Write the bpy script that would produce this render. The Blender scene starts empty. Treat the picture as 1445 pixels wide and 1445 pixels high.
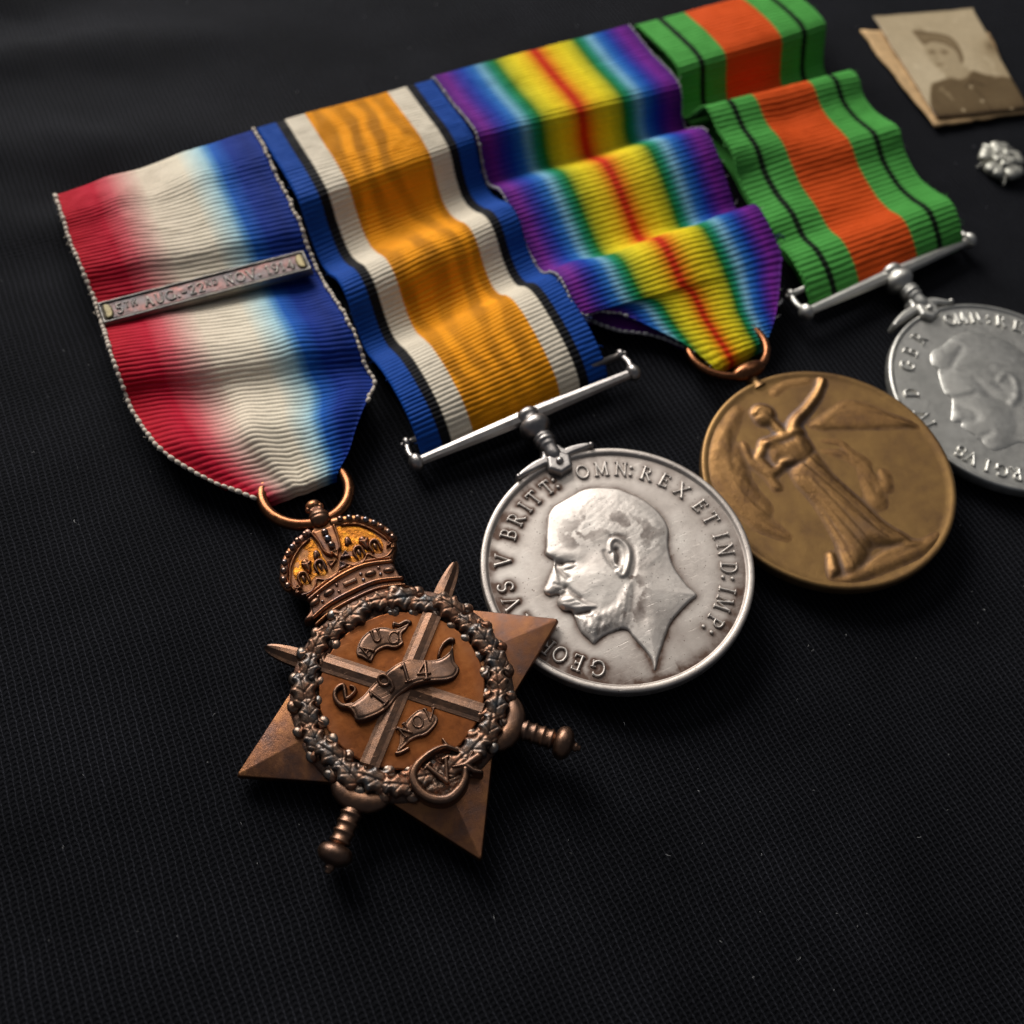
import bpy, math, random
import numpy as np
from mathutils import Matrix, Vector
S = 0.001                       # everything below is written in millimetres
random.seed(7); rng = np.random.default_rng(7)
scene = bpy.context.scene
COL = scene.collection

# ---------------------------------------------------------------- camera
CAM_LOC = (0.0, 0.0, 122.465); PITCH = 0.5426; ROLL = 0.16606
fw = Vector((0, math.sin(PITCH), -math.cos(PITCH))); rt = Vector((1, 0, 0)); upv = rt.cross(fw)
r2 = math.cos(ROLL)*rt + math.sin(ROLL)*upv; u2 = -math.sin(ROLL)*rt + math.cos(ROLL)*upv
cam_d = bpy.data.cameras.new('camera'); cam = bpy.data.objects.new('camera', cam_d); COL.objects.link(cam)
cam.matrix_world = Matrix(((r2.x, u2.x, -fw.x, CAM_LOC[0]*S), (r2.y, u2.y, -fw.y, CAM_LOC[1]*S), (r2.z, u2.z, -fw.z, CAM_LOC[2]*S), (0, 0, 0, 1)))
cam_d.sensor_width = 36.0; cam_d.sensor_height = 36.0; cam_d.lens = 1473.7/1445*36.0
cam_d.clip_start = 0.005; cam_d.clip_end = 20.0
cam_d.dof.use_dof = True; cam_d.dof.focus_distance = 0.127; cam_d.dof.aperture_fstop = 20.0
scene.camera = cam

# ---------------------------------------------------------------- light: one window up and behind on the left, a dim room
world = bpy.data.worlds.new('World'); scene.world = world; world.use_nodes = True
bg = world.node_tree.nodes['Background']; bg.inputs[0].default_value = (0.80, 0.86, 1.0, 1); bg.inputs[1].default_value = 0.08
def area(name, d, dist, sx, sy, power, col):
    l = bpy.data.lights.new(name, 'AREA'); l.shape = 'RECTANGLE'; l.size = sx; l.size_y = sy; l.energy = power; l.color = col
    o = bpy.data.objects.new(name, l); COL.objects.link(o)
    d = Vector(d).normalized(); t = Vector((0.0, 0.09, 0.0))
    o.location = t + d*dist; o.rotation_euler = (-d).to_track_quat('-Z', 'Y').to_euler()
    return o
area('window_light', (-0.52, 0.70, 0.52), 0.58, 0.40, 0.27, 4.7, (1.0, 0.965, 0.92))
area('ceiling_bounce', (0.05, 0.50, 0.88), 1.3, 0.80, 0.54, 1.70, (1.0, 0.95, 0.89))
scene.view_settings.view_transform = 'Standard'; scene.view_settings.look = 'None'
scene.view_settings.exposure = 0.0; scene.view_settings.gamma = 1.0
scene.render.engine = 'CYCLES'
scene.cycles.max_bounces = 6; scene.cycles.use_denoising = True

# ---------------------------------------------------------------- measured outlines, mm in each thing's own frame
TR = {
 'F_star': [[0.83013,-0.55606,-0.04095,-9.41199],[0.55536,0.83114,-0.02797,44.91737],[0.04959,0.00047,0.99877,1.99984]],
 'F_silver': [[0.83037,-0.5521,-0.07528,14.68596],[0.55219,0.83344,-0.02149,67.13057],[0.0746,-0.02372,0.99693,3.1]],
 'F_bronze': [[0.81122,-0.58302,-0.04493,43.06446],[0.58225,0.81246,-0.02996,86.82957],[0.05397,-0.00186,0.99854,3.15]],
 'F_white': [[0.76812,-0.64001,0.01936,71.00684],[0.63984,0.76837,0.01483,108.14581],[-0.02437,0.001,0.9997,2.0]],
 'scroll': [[-7.23,0.56],[-6.18,0.35],[-4.84,0.67],[-3.47,1.46],[-2.01,2.02],[-0.41,2.44],[0.94,2.69],[2.17,2.62],[3.4,2.09],[4.61,1.54],[5.61,1.33],[6.63,1.56],[7.41,2.08],[7.85,2.87],[7.31,1.24],[7.03,0.19],[7.2,-0.66],[6.83,-1.27],[6.1,-1.7],[5.02,-1.68],[3.75,-1.29],[2.48,-0.9],[1.3,-0.74],[0.17,-0.88],[-0.99,-1.1],[-2.11,-1.71],[-3.35,-2.16],[-4.45,-2.3],[-5.48,-2.28],[-6.24,-2.02],[-6.59,-1.59],[-6.52,-0.97],[-6.68,-0.26]],
 'scroll_curl_r': [[7.85,2.87],[7.47,3.05],[6.64,2.83],[5.93,2.27],[5.49,1.68]],
 'scroll_curl_l': [[-6.21,0.27],[-7.21,0.6],[-7.65,1.5],[-7.57,2.4],[-7.0,2.98],[-6.25,2.98],[-6.43,1.96],[-6.54,1.3],[-6.06,1.33],[-5.27,1.71],[-5.2,2.19],[-5.51,2.53]],
 'aug': [[-3.41,6.18],[-3.04,6.9],[-2.26,7.73],[-1.35,8.21],[-0.37,8.37],[0.62,8.12],[1.35,7.69],[1.9,7.23],[2.58,7.12],[3.34,7.18],[4.03,7.27],[3.77,6.88],[3.25,6.52],[2.69,6.27],[2.41,5.6],[2.35,5.03],[1.61,4.77],[0.93,4.89],[0.22,5.37],[-0.66,5.42],[-1.32,5.13],[-1.88,4.6],[-2.21,4.46],[-2.64,4.95],[-3.04,5.52],[-3.38,5.78]],
 'aug_curl': [[2.09,7.71],[2.29,7.96],[2.76,7.55],[3.7,7.59],[4.04,7.27]],
 'nov': [[-3.63,-7.03],[-2.93,-6.18],[-2.22,-4.88],[-1.18,-4.07],[-0.12,-3.63],[0.82,-3.51],[1.64,-4.07],[2.21,-4.8],[2.37,-5.34],[2.0,-5.91],[1.15,-6.43],[0.16,-6.7],[-0.81,-6.53],[-1.7,-6.57],[-2.54,-6.9],[-3.34,-7.16]],
 'nov_tail': [[-3.66,-7.19],[-3.14,-7.31],[-2.25,-7.25]],
 'aug_letters': [[-2.23,5.95],[-0.37,7.22],[1.45,6.11]],
 'nov_letters': [[-1.8,-5.17],[-0.01,-4.86],[1.61,-4.65]],
 'numerals': [[-3.11,-0.3],[-1.57,0.98],[0.99,1.05],[3.0,0.51]],
 'g_ring': [[2.79,-9.88],[1.94,-9.04],[0.83,-8.79],[-0.65,-9.0],[-2.1,-9.57],[-3.03,-10.54],[-3.09,-11.9],[-2.5,-13.3],[-1.38,-14.25],[-0.15,-14.56],[1.26,-14.1],[2.21,-13.32],[2.74,-12.34]],
 'g_spike': [[1.8,-7.98],[1.94,-9.04],[2.99,-10.29]],
 'g_serif': [[1.54,-11.52],[2.93,-11.9],[4.65,-11.6]],
 'g_serif2': [[2.93,-11.9],[3.53,-12.89],[4.22,-13.38]],
 'g_v': [[-1.07,-10.18],[0.25,-12.8],[1.21,-10.22]],
 'crown_out': [[-6.81,13.06],[-6.55,14.46],[-6.06,15.58],[-6.11,16.37],[-7.11,17.31],[-8.01,18.59],[-8.32,20.11],[-7.9,21.3],[-7.25,22.4],[-6.31,23.38],[-5.34,24.17],[-4.43,24.78],[-3.27,25.08],[-2.39,25.1],[-2.24,26.48],[-1.69,27.49],[-0.58,27.63],[0.35,26.79],[0.31,25.75],[0.92,25.48],[2.27,25.29],[3.67,24.77],[4.78,23.95],[5.78,22.87],[6.41,21.75],[6.96,20.46],[7.13,19.15],[6.56,17.97],[5.91,17.05],[5.5,15.63],[5.46,14.25],[5.78,12.92],[5.65,12.19]],
 'crown_beads': [[-3.34,24.44],[-4.55,23.97],[-5.45,23.36],[-6.28,22.63],[-7.07,21.69],[-7.54,20.61],[-7.97,19.47],[-7.79,18.47],[1.58,24.71],[2.7,24.41],[3.73,23.95],[4.56,23.26],[5.37,22.38],[5.98,21.48],[6.53,20.41],[6.77,19.48]],
 'arch_beads': [[-0.94,23.66],[-0.91,22.62],[-0.82,21.56]],
 'arch_l': [[-2.58,24.35],[-2.14,22.72],[-1.99,21.24],[-1.3,20.32]],
 'arch_r': [[0.51,24.2],[0.36,22.41],[0.03,20.73]],
 'ball': [[-0.9,26.16],[-0.46,27.33],[-0.95,28.39]],
 'gold_l': [[-6.74,19.73],[-5.92,21.54],[-4.41,22.87],[-2.86,23.8],[-2.45,23.01],[-2.29,21.11],[-2.21,19.47],[-2.93,18.0],[-4.17,18.37],[-5.27,17.69],[-6.29,18.15]],
 'gold_r': [[0.74,24.04],[2.65,23.49],[4.29,22.23],[5.3,20.33],[5.33,19.08],[4.55,18.01],[2.98,18.93],[2.19,18.27],[0.81,18.3],[-0.05,19.69],[0.3,21.97]],
 'band_up': [[-6.02,15.68],[-3.41,16.58],[-0.79,17.16],[2.02,17.28],[5.33,16.41]],
 'band_lo': [[-6.44,13.17],[-4.02,14.06],[-0.79,14.52],[2.5,14.58],[5.6,13.67]],
 'jewels': [[-5.51,15.03],[-3.46,15.54],[-0.56,15.78],[2.24,15.88],[4.54,15.34]],
 'dots': [[-4.87,15.6],[-4.61,14.72],[-2.21,16.14],[-2.24,15.18],[1.11,16.3],[1.11,15.41],[3.5,16.2],[3.38,15.27]],
 'cross_c': [[-0.71,19.41],[-1.83,19.42],[-0.72,20.62],[0.32,18.94],[0.46,19.88],[-1.61,18.62]],
 'cross_l': [[-6.64,17.47]],
 'cross_r': [[5.83,18.47]],
 'petals': [[-5.65,18.78],[-4.63,20.19],[-3.16,19.52],[-2.97,21.44],[2.05,19.37],[3.2,20.27],[4.25,19.38],[1.35,21.61]],
 'scallop_l': [[-6.6,16.64],[-5.43,16.62],[-4.55,17.39],[-4.18,17.95],[-3.11,17.38],[-1.78,17.51],[-0.81,18.56]],
 'scallop_r': [[-0.32,18.83],[0.68,17.84],[2.07,17.85],[2.98,18.6],[3.86,17.54],[5.21,17.39],[6.31,18.15]],
 'head': [[-2.95,-15.23],[-2.58,-13.91],[-2.65,-12.74],[-2.94,-11.28],[-3.2,-10.1],[-3.4,-8.95],[-4.54,-8.51],[-5.95,-8.42],[-6.93,-8.54],[-8.09,-8.86],[-8.42,-7.94],[-8.79,-6.9],[-8.79,-5.84],[-8.59,-4.56],[-8.69,-3.69],[-9.44,-3.18],[-9.79,-2.42],[-9.64,-1.59],[-8.98,-1.01],[-9.46,-0.68],[-10.14,-0.56],[-10.57,0.04],[-10.51,0.62],[-9.81,1.2],[-8.95,2.02],[-8.07,2.84],[-7.56,3.43],[-7.41,3.98],[-7.77,4.57],[-7.9,5.26],[-7.4,6.08],[-6.69,7.44],[-5.7,9.13],[-4.94,10.29],[-3.74,11.16],[-2.24,11.45],[-0.57,11.68],[0.9,11.88],[2.51,11.58],[4.09,10.84],[5.57,9.92],[6.65,8.63],[7.68,7.25],[8.39,5.7],[8.79,4.3],[8.9,2.93],[8.59,1.35],[7.65,-0.14],[7.04,-1.54],[6.55,-3.4],[6.56,-5.06],[6.78,-7.0],[7.19,-8.5],[5.82,-8.96],[3.91,-9.65],[2.08,-10.55],[0.63,-11.81],[-0.58,-12.96],[-1.62,-13.99],[-2.42,-14.92]],
 'h_helix': [[-0.23,1.63],[0.26,2.56],[1.03,2.98],[1.68,2.59],[2.08,1.39],[1.78,0.06],[0.76,-1.32],[-0.0,-2.1],[-0.57,-2.18],[-0.74,-1.55]],
 'h_concha': [[0.62,1.44],[0.48,0.47],[-0.08,-0.31]],
 'h_tragus': [[-0.03,1.01],[-0.46,0.07],[-0.5,-0.63]],
 'h_lobe': [[-0.11,-1.43]],
 'h_brow': [[-7.67,4.81],[-6.7,4.14],[-5.25,3.67],[-4.27,3.01]],
 'h_browshadow': [[-7.48,3.89],[-7.23,3.46],[-6.71,3.01]],
 'h_lid': [[-6.87,2.87],[-6.1,2.72],[-5.21,2.26]],
 'h_eye': [[-6.06,2.25]],
 'h_noseside': [[-7.4,2.92],[-7.3,1.84],[-6.96,0.66]],
 'h_nosering': [[-8.99,0.49],[-8.1,-0.12],[-7.89,-0.62],[-8.32,-0.93]],
 'h_nose': [[-7.7,3.06],[-8.98,1.61],[-10.02,0.07]],
 'h_nasolabial': [[-7.69,-0.42],[-7.32,-1.5],[-6.8,-2.64]],
 'h_moust': [[-9.3,-1.96],[-8.39,-1.79],[-7.56,-2.68],[-6.92,-3.58],[-5.74,-4.13]],
 'h_mouth': [[-9.7,-3.3],[-8.75,-3.94],[-7.71,-4.39],[-6.28,-4.47]],
 'h_beard': [[-8.18,-4.95],[-7.72,-6.53],[-7.95,-8.54]],
 'h_beard2': [[-6.02,-6.75],[-7.04,-8.01]],
 'h_jaw': [[-6.09,-8.26],[-4.12,-7.64],[-2.5,-7.04],[-0.88,-5.42],[0.23,-3.73]],
 'h_cheek': [[-4.69,-1.42]],
 'h_temple': [[-3.14,3.0]],
 'h_nosep': [[-7.65,3.28],[-8.74,2.11],[-9.76,1.16],[-10.54,0.52],[-10.65,-0.08],[-10.2,-0.65],[-9.52,-0.76],[-8.54,-0.62],[-7.96,-0.65],[-7.75,-0.23],[-7.97,0.32],[-7.7,1.21],[-7.55,2.37]],
 'h_moustp': [[-9.75,-1.81],[-9.18,-1.24],[-8.18,-1.19],[-7.34,-1.71],[-6.79,-2.61],[-6.31,-3.47],[-5.46,-4.3],[-5.47,-4.85],[-6.47,-4.82],[-7.77,-4.52],[-8.62,-4.04],[-9.52,-3.3],[-9.9,-2.53]],
 'h_beardp': [[-8.71,-4.22],[-7.75,-4.47],[-6.37,-4.63],[-5.11,-5.02],[-3.12,-4.77],[-1.05,-3.33],[0.41,-3.41],[-0.43,-5.63],[-1.94,-7.69],[-3.32,-8.89],[-4.76,-8.5],[-6.17,-8.42],[-7.18,-8.61],[-8.15,-8.92],[-8.55,-7.78],[-8.82,-6.21]],
 'h_hairp': [[-2.76,5.57],[-0.94,5.78],[-1.22,3.78],[-0.66,2.68],[-0.92,1.12],[0.95,3.19],[2.2,3.03],[2.54,1.18],[1.42,-1.22],[1.78,-2.63],[3.47,-3.01],[6.39,-1.89],[8.08,0.91],[8.61,3.04],[8.18,5.42],[6.78,7.86],[4.75,9.93],[2.54,10.96],[0.19,10.94],[-1.57,9.77],[-2.25,7.69]],
 'h_hairline': [[-4.45,9.38],[-1.02,8.21],[-0.14,5.84],[-0.18,2.87]],
 'h_necktend': [[0.98,-4.08],[0.11,-7.67],[-1.16,-11.93]],
 'silver_letters': [["O",9.3,14.71],["M",19.7,14.57],["N",30.4,14.57],[":",35.8,14.41],["R",44.6,14.36],["E",54.7,14.17],["X",65.5,14.13],["E",78.6,13.94],["T",87.8,14.22],["I",99.0,14.31],["N",107.3,14.31],["D",118.2,14.33],[":",123.9,14.19],["I",130.9,14.52],["M",139.0,14.66],["P",150.2,14.94],[":",156.0,14.69],["T",-12.6,14.79],[":",-7.3,14.38],["T",-22.2,14.74],["I",-29.7,14.7],["R",-38.3,14.76],["B",-48.2,14.99],["V",-63.6,15.15],["S",-78.5,15.37],["V",-87.8,15.62],["I",-117.0,15.87],["O",-123.6,15.84],["E",-132.8,15.76],["G",-142.9,15.88]],
 's_claw': [[-0.08,16.84],[-6.14,17.14],[5.25,17.58],[-0.64,20.66],[-0.39,23.68],[-0.61,25.8],[-17.76,25.28],[16.58,26.25],[-17.67,29.29],[16.93,30.4]],
 'v_head': [[-2.75,12.38]],
 'v_arm': [[-0.18,8.82],[3.4,10.32],[6.33,11.72],[8.54,13.29]],
 'v_shoulder': [[-5.24,8.1],[-2.92,7.88],[0.27,7.68]],
 'v_larm': [[-5.24,8.1],[-7.53,6.54],[-7.05,3.67],[-4.31,4.09]],
 'v_torso': [[-2.54,7.24],[-2.55,3.67],[-3.33,1.41]],
 'v_skirt': [[-3.93,3.46],[0.23,4.09],[0.32,-0.38],[1.38,-5.64],[2.35,-10.31],[4.64,-14.72],[2.06,-13.85],[-1.46,-12.11],[-3.88,-13.72],[-7.12,-14.88],[-6.92,-13.01],[-5.27,-8.6],[-4.61,-2.68],[-4.92,0.89]],
 'v_bodice': [[-5.24,8.1],[-2.3,7.57],[0.39,7.85],[0.23,4.09],[-4.05,3.3],[-5.0,4.87],[-6.07,4.51]],
 'v_f1': [[0.04,1.51],[1.15,-5.95],[3.4,-13.7]],
 'v_f2': [[-3.78,0.77],[-3.5,-6.18],[-2.86,-13.43]],
 'v_f3': [[-1.76,-3.24],[-0.46,-8.09],[1.04,-12.54]],
 'v_f4': [[-4.17,-2.06],[-4.83,-8.0],[-5.76,-13.59]],
 'v_hem': [[4.64,-14.72],[0.73,-14.0],[-2.21,-14.15],[-6.83,-15.02]],
 'v_ground': [[-10.2,-13.74],[-7.9,-14.88],[-2.87,-15.02],[3.66,-15.45],[8.3,-15.31],[10.15,-14.57]],
 'v_foot': [[-8.29,-12.73],[-7.3,-10.83]],
 'v_lw': [[-5.57,14.68],[-9.96,11.76],[-12.47,8.52],[-13.14,5.36],[-13.57,1.72],[-13.1,-2.27],[-11.13,-5.7]],
 'v_lw2': [[-8.01,9.46],[-8.67,6.66],[-7.88,3.64],[-7.78,1.43]],
 'v_lw3': [[-9.91,9.05],[-12.07,3.97],[-12.13,-0.25]],
 'v_rw': [[2.87,7.79],[6.63,8.28],[9.55,8.74],[12.02,6.83],[14.34,3.59],[16.45,0.71]],
 'v_rw2': [[4.89,5.89],[8.59,3.99],[12.36,2.15],[16.32,0.54]],
 'v_rw3': [[5.75,7.08],[9.91,5.75],[13.56,2.58]],
 'v_cl1': [[2.42,4.81],[4.66,3.27],[4.81,0.06]],
 'v_cl2': [[4.31,1.64],[5.49,-0.71],[4.72,-3.41],[3.49,-6.67]],
 'v_cl3': [[7.03,-3.67],[6.13,-5.4]],
 'v_halo': [[1.13,14.96],[3.59,15.44],[6.86,14.58]],
 'v_hand': [[-4.93,4.39],[-3.59,3.95]],
 'v_loop': [[-0.15,20.41]],
 'w_prof': [[-2.26,11.57],[-4.05,11.56],[-5.45,10.91],[-6.46,9.42],[-6.12,8.26],[-6.71,7.79],[-8.06,5.64],[-8.67,4.13],[-8.4,3.04],[-10.54,0.97],[-11.38,0.24],[-11.32,-0.41],[-10.33,-0.92],[-10.81,-1.5],[-10.64,-2.62],[-10.16,-3.68],[-10.28,-4.07],[-9.75,-4.71],[-10.01,-5.49],[-9.84,-6.68],[-8.99,-7.32],[-7.18,-7.66]],
 'w_hair': [[-5.32,10.31],[-1.77,10.77],[2.16,10.18],[5.96,8.29]],
 'w_hairl': [[-5.16,8.67],[-2.35,8.82],[1.09,10.03]],
 'w_ear': [[0.63,2.03],[2.56,2.58],[3.3,1.55],[2.4,-0.17],[0.91,-1.58],[-0.7,-2.04]],
 'w_lobe': [[0.91,-1.15]],
 'w_brow': [[-9.28,4.46],[-7.97,3.59],[-4.65,2.75]],
 'w_eye': [[-7.54,3.58],[-5.81,3.13],[-4.5,2.68]],
 'w_side': [[1.09,6.88],[4.25,5.52],[7.57,3.41]],
 'w_nostril': [[-9.58,-0.64],[-8.59,-0.94]],
 'white_letters': [["D",-62.9,16.29],["G",-42.9,15.83],["B",-30.8,15.44],["R",-17.4,14.65],["O",10.8,14.63],["M",18.3,14.67],["N",27.9,14.64],[":",36.5,14.76],["R",44.1,14.49],["E",54.3,14.79],["S",-108.4,17.3],["V",-115.1,17.17],["I",-124.4,17.42],["G",-132.7,17.09],["R",-140.7,16.78]],
 'w_claw': [[0.37,17.92],[-6.72,18.01],[5.36,17.56],[-0.3,21.37],[0.15,25.03],[0.61,26.95],[-17.94,26.57],[18.35,26.41],[-17.26,31.02],[10.12,13.62]],
 'rb_tri': [[-76.76,113.28,4.2,-51.67,134.24,4.7],[-74.01,109.19,5.3,-48.05,128.67,5.8],[-72.32,106.28,4.9,-45.21,124.25,5.3],[-70.0,102.78,5.0,-41.7,118.95,5.3],[-67.73,99.66,4.8,-39.01,114.77,4.8],[-66.06,97.42,3.6,-37.18,111.81,3.0],[-64.0,94.38,2.8,-34.66,108.05,2.2],[-60.94,89.44,4.2,-31.23,102.71,4.0],[-58.11,84.92,5.3,-28.23,98.31,5.2],[-56.16,81.98,4.7,-25.9,94.8,4.5],[-54.71,79.83,3.0,-24.13,92.13,2.7],[-52.57,77.09,2.6,-22.24,89.14,2.6],[-47.95,72.5,3.4,-22.79,84.32,3.4],[-43.81,70.6,2.9,-23.17,80.79,3.0],[-39.11,69.11,2.3,-23.4,77.5,2.4],[-33.39,67.95,2.0,-24.17,74.26,2.0]],
 'rb_bwm': [[-51.18,134.67,4.6,-25.45,153.21,5.2],[-46.65,128.04,5.6,-21.05,146.55,6.0],[-43.82,123.9,6.4,-18.57,142.81,6.6],[-40.71,119.34,6.6,-16.65,139.89,6.5],[-39.58,117.69,5.6,-15.77,138.56,5.6],[-38.17,115.61,3.2,-14.67,136.9,3.0],[-36.47,113.13,1.5,-13.35,134.9,1.3],[-34.94,110.89,1.3,-11.92,132.74,1.3],[-33.36,108.57,2.6,-10.32,130.32,2.6],[-31.66,106.09,4.6,-8.67,127.82,4.5],[-30.13,103.85,5.2,-7.29,125.74,4.9],[-28.83,101.94,4.4,-6.08,123.91,3.9],[-27.41,99.87,2.2,-4.54,121.58,1.8],[-26.0,97.8,0.8,-2.89,119.09,0.9],[-24.58,95.73,0.9,-1.35,116.75,1.6],[-22.89,93.24,2.4,0.13,114.51,4.0],[-21.19,90.76,3.6,1.62,112.26,5.0],[-18.93,87.44,4.3,4.26,108.27,5.2],[-16.66,84.13,4.2,7.01,104.1,4.8],[-14.97,81.64,3.2,8.99,101.11,3.8],[-13.89,80.07,1.5,10.31,99.11,2.2]],
 'rb_rain': [[-25.64,154.82,4.6,6.75,177.56,5.2],[-21.32,148.09,5.4,10.89,170.15,6.0],[-18.08,143.04,6.6,14.31,164.04,7.2],[-16.19,140.1,6.9,16.11,160.81,7.5],[-15.28,138.67,5.8,17.04,159.16,6.2],[-14.3,137.15,3.0,17.96,157.5,3.2],[-12.96,135.05,1.3,19.04,155.58,2.2],[-11.5,132.78,2.6,20.3,153.31,4.6],[-10.09,130.59,3.7,21.67,150.87,6.4],[-7.83,127.06,3.1,23.81,147.04,5.9],[-5.13,122.85,1.6,26.49,142.24,3.6],[-2.7,119.07,0.7,28.44,138.75,1.8],[-1.19,116.71,1.5,29.47,136.92,2.8],[0.05,114.78,4.0,30.54,135.0,6.2],[1.89,111.92,5.3,32.0,132.38,6.6],[4.75,107.46,4.4,35.27,126.54,5.0],[7.71,108.98,3.8,35.52,123.7,4.4],[11.61,109.68,3.2,35.5,120.17,3.9],[16.49,108.52,2.7,35.31,116.21,3.3],[21.77,106.49,2.4,34.75,112.71,2.8],[26.08,103.57,1.9,34.0,110.02,2.0]],
 'rb_green': [[8.08,178.13,5.2,35.58,196.8,6.0],[12.05,171.16,6.8,38.88,190.69,7.4],[14.53,166.8,7.6,41.24,186.33,8.0],[15.97,164.27,7.4,42.41,184.15,7.5],[16.72,162.96,5.2,43.07,182.92,4.8],[17.66,161.31,2.2,43.97,181.27,1.6],[18.9,159.13,1.6,45.29,178.82,0.7],[19.99,157.21,4.6,46.52,176.55,2.8],[20.89,155.64,7.4,47.36,174.98,5.6],[21.88,153.9,7.8,48.54,172.8,6.2],[23.96,150.24,6.8,50.19,169.75,4.6],[26.1,146.49,6.8,52.08,166.25,4.5],[27.09,144.75,5.9,53.73,163.2,5.4],[28.18,142.83,4.2,55.38,160.15,6.3],[30.67,138.47,3.5,57.26,156.65,4.2],[33.4,133.68,4.1,59.86,151.85,3.3],[35.38,130.19,3.0,61.98,147.93,4.3],[37.37,126.71,3.7,63.86,144.44,5.5],[39.35,123.22,3.3,65.51,141.38,4.3],[41.09,120.17,1.6,66.69,139.2,2.4]],
 'clasp': [[-63.54,94.16,4.3],[-37.47,110.89,4.3],[-35.67,106.91,4.3],[-61.44,90.41,4.3]],
 'photo': [[54.47,200.07,1.0],[75.02,208.36,1.0],[83.23,179.73,1.0],[65.38,172.31,1.0]],
 'card': [[51.83,196.15,0.5],[78.19,202.4,0.5],[83.43,179.19,0.5],[65.21,170.5,0.5]],
 'rosette': [[72.16,163.17,1.2],[80.82,165.31,1.2],[77.02,170.21,1.2],[76.64,156.41,1.2],[76.71,163.34,1.2]],
 'rain_back': [[5.0,112.12,1.9],[5.99,109.06,1.6],[12.19,112.99,1.8],[11.05,107.84,1.5],[18.14,111.74,1.6],[16.78,108.11,1.4],[22.47,109.09,1.4],[22.02,106.93,1.2]],
 'knots': [[-18.48,140.87,5.5],[15.96,160.5,6.2],[6.08,106.45,4.2],[34.84,129.82,5.0]],
 'lint': [[-55.31,61.0,0.15],[-55.82,61.12,0.15],[-33.34,63.63,0.15],[40.97,61.02,0.15],[41.43,60.49,0.15],[17.85,46.65,0.15],[-66.39,79.81,0.15],[-82.34,135.08,0.15],[-93.83,150.22,0.15],[-80.39,146.87,0.15],[-60.38,162.28,0.15],[-31.26,38.8,0.15],[56.0,116.87,0.15],[24.17,31.55,0.15],[27.51,39.64,0.15],[39.98,22.82,0.15],[31.16,22.94,0.15],[-27.96,14.42,0.15],[-42.74,21.03,0.15],[5.75,21.19,0.15],[-65.26,70.32,0.15],[-24.58,27.18,0.15],[64.14,68.56,0.15],[54.58,38.6,0.15]],
 'P_cap': [[0.292,0.171],[0.404,0.188],[0.522,0.215],[0.626,0.263],[0.659,0.355],[0.637,0.48],[0.581,0.531],[0.601,0.42],[0.539,0.335],[0.423,0.294],[0.322,0.319],[0.303,0.26]],
 'P_face': [[0.326,0.313],[0.425,0.29],[0.543,0.328],[0.601,0.42],[0.588,0.532],[0.558,0.614],[0.466,0.655],[0.37,0.624],[0.318,0.547],[0.287,0.43]],
 'P_neck': [[0.374,0.596],[0.585,0.56],[0.621,0.628],[0.527,0.697],[0.363,0.68]],
 'P_tunic': [[0.127,0.727],[0.258,0.674],[0.394,0.655],[0.465,0.679],[0.555,0.664],[0.655,0.61],[0.768,0.661],[0.935,0.698],[1.05,0.75],[1.11,0.869],[1.012,1.03],[0.508,1.068],[-0.004,1.017]],
 'P_btn': [[0.541,0.755],[0.57,0.893],[0.32,0.956],[0.826,0.997]],
 'P_eye': [[0.359,0.395],[0.48,0.407],[0.372,0.453],[0.356,0.523]],
}

# ---------------------------------------------------------------- mesh helpers
def mesh(name, V, F, uv=None, attrs=None, smooth=True):
    V = np.asarray(V, np.float32)*S; F = np.asarray(F, np.int32)
    me = bpy.data.meshes.new(name); k = F.shape[1]
    me.vertices.add(len(V)); me.vertices.foreach_set('co', V.ravel())
    me.loops.add(F.size); me.loops.foreach_set('vertex_index', F.ravel())
    me.polygons.add(len(F)); me.polygons.foreach_set('loop_start', np.arange(0, F.size, k, dtype=np.int32))
    me.polygons.foreach_set('use_smooth', np.full(len(F), smooth))
    me.update(calc_edges=True); me.validate()
    if uv is not None:
        l = me.uv_layers.new(name='UVMap'); l.data.foreach_set('uv', np.asarray(uv, np.float32)[F.ravel()].ravel())
    for n, a in (attrs or {}).items():
        a = np.asarray(a, np.float32)
        if a.ndim == 1: at = me.attributes.new(n, 'FLOAT', 'POINT'); at.data.foreach_set('value', a)
        else: at = me.color_attributes.new(n, 'FLOAT_COLOR', 'POINT'); at.data.foreach_set('color', np.c_[a, np.ones(len(a))].astype(np.float32).ravel())
    return me
def obj(name, me, mat, parent=None, M=None):
    o = bpy.data.objects.new(name, me); COL.objects.link(o)
    if mat is not None and not me.materials: me.materials.append(mat)
    if parent is not None: o.parent = parent
    if M is not None: o.matrix_local = M
    return o
def mk(name, V, F, mat, parent=None, uv=None, attrs=None, smooth=True):
    return obj(name, mesh(name, V, F, uv, attrs, smooth), mat, parent)
def mat4(rows):
    m = Matrix([list(r) for r in rows] + [[0, 0, 0, 1]])
    for i in range(3): m[i][3] *= S
    return m
def tag(o, label, cat=None, group=None, kind=None):
    o['label'] = label
    if cat: o['category'] = cat
    if group: o['group'] = group
    if kind: o['kind'] = kind
def thing(name, label, cat, M, group=None):
    o = bpy.data.objects.new(name, None); COL.objects.link(o); o.empty_display_size = 0.005
    o.matrix_world = M; tag(o, label, cat, group); return o
def join(parts):
    Vs, Fs, n = [], [], 0
    for V, F in parts:
        V = np.asarray(V, float); F = np.asarray(F)
        if F.shape[1] == 3: F = np.c_[F, F[:, 2]]
        Vs.append(V); Fs.append(F + n); n += len(V)
    return np.concatenate(Vs), np.concatenate(Fs)
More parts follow.
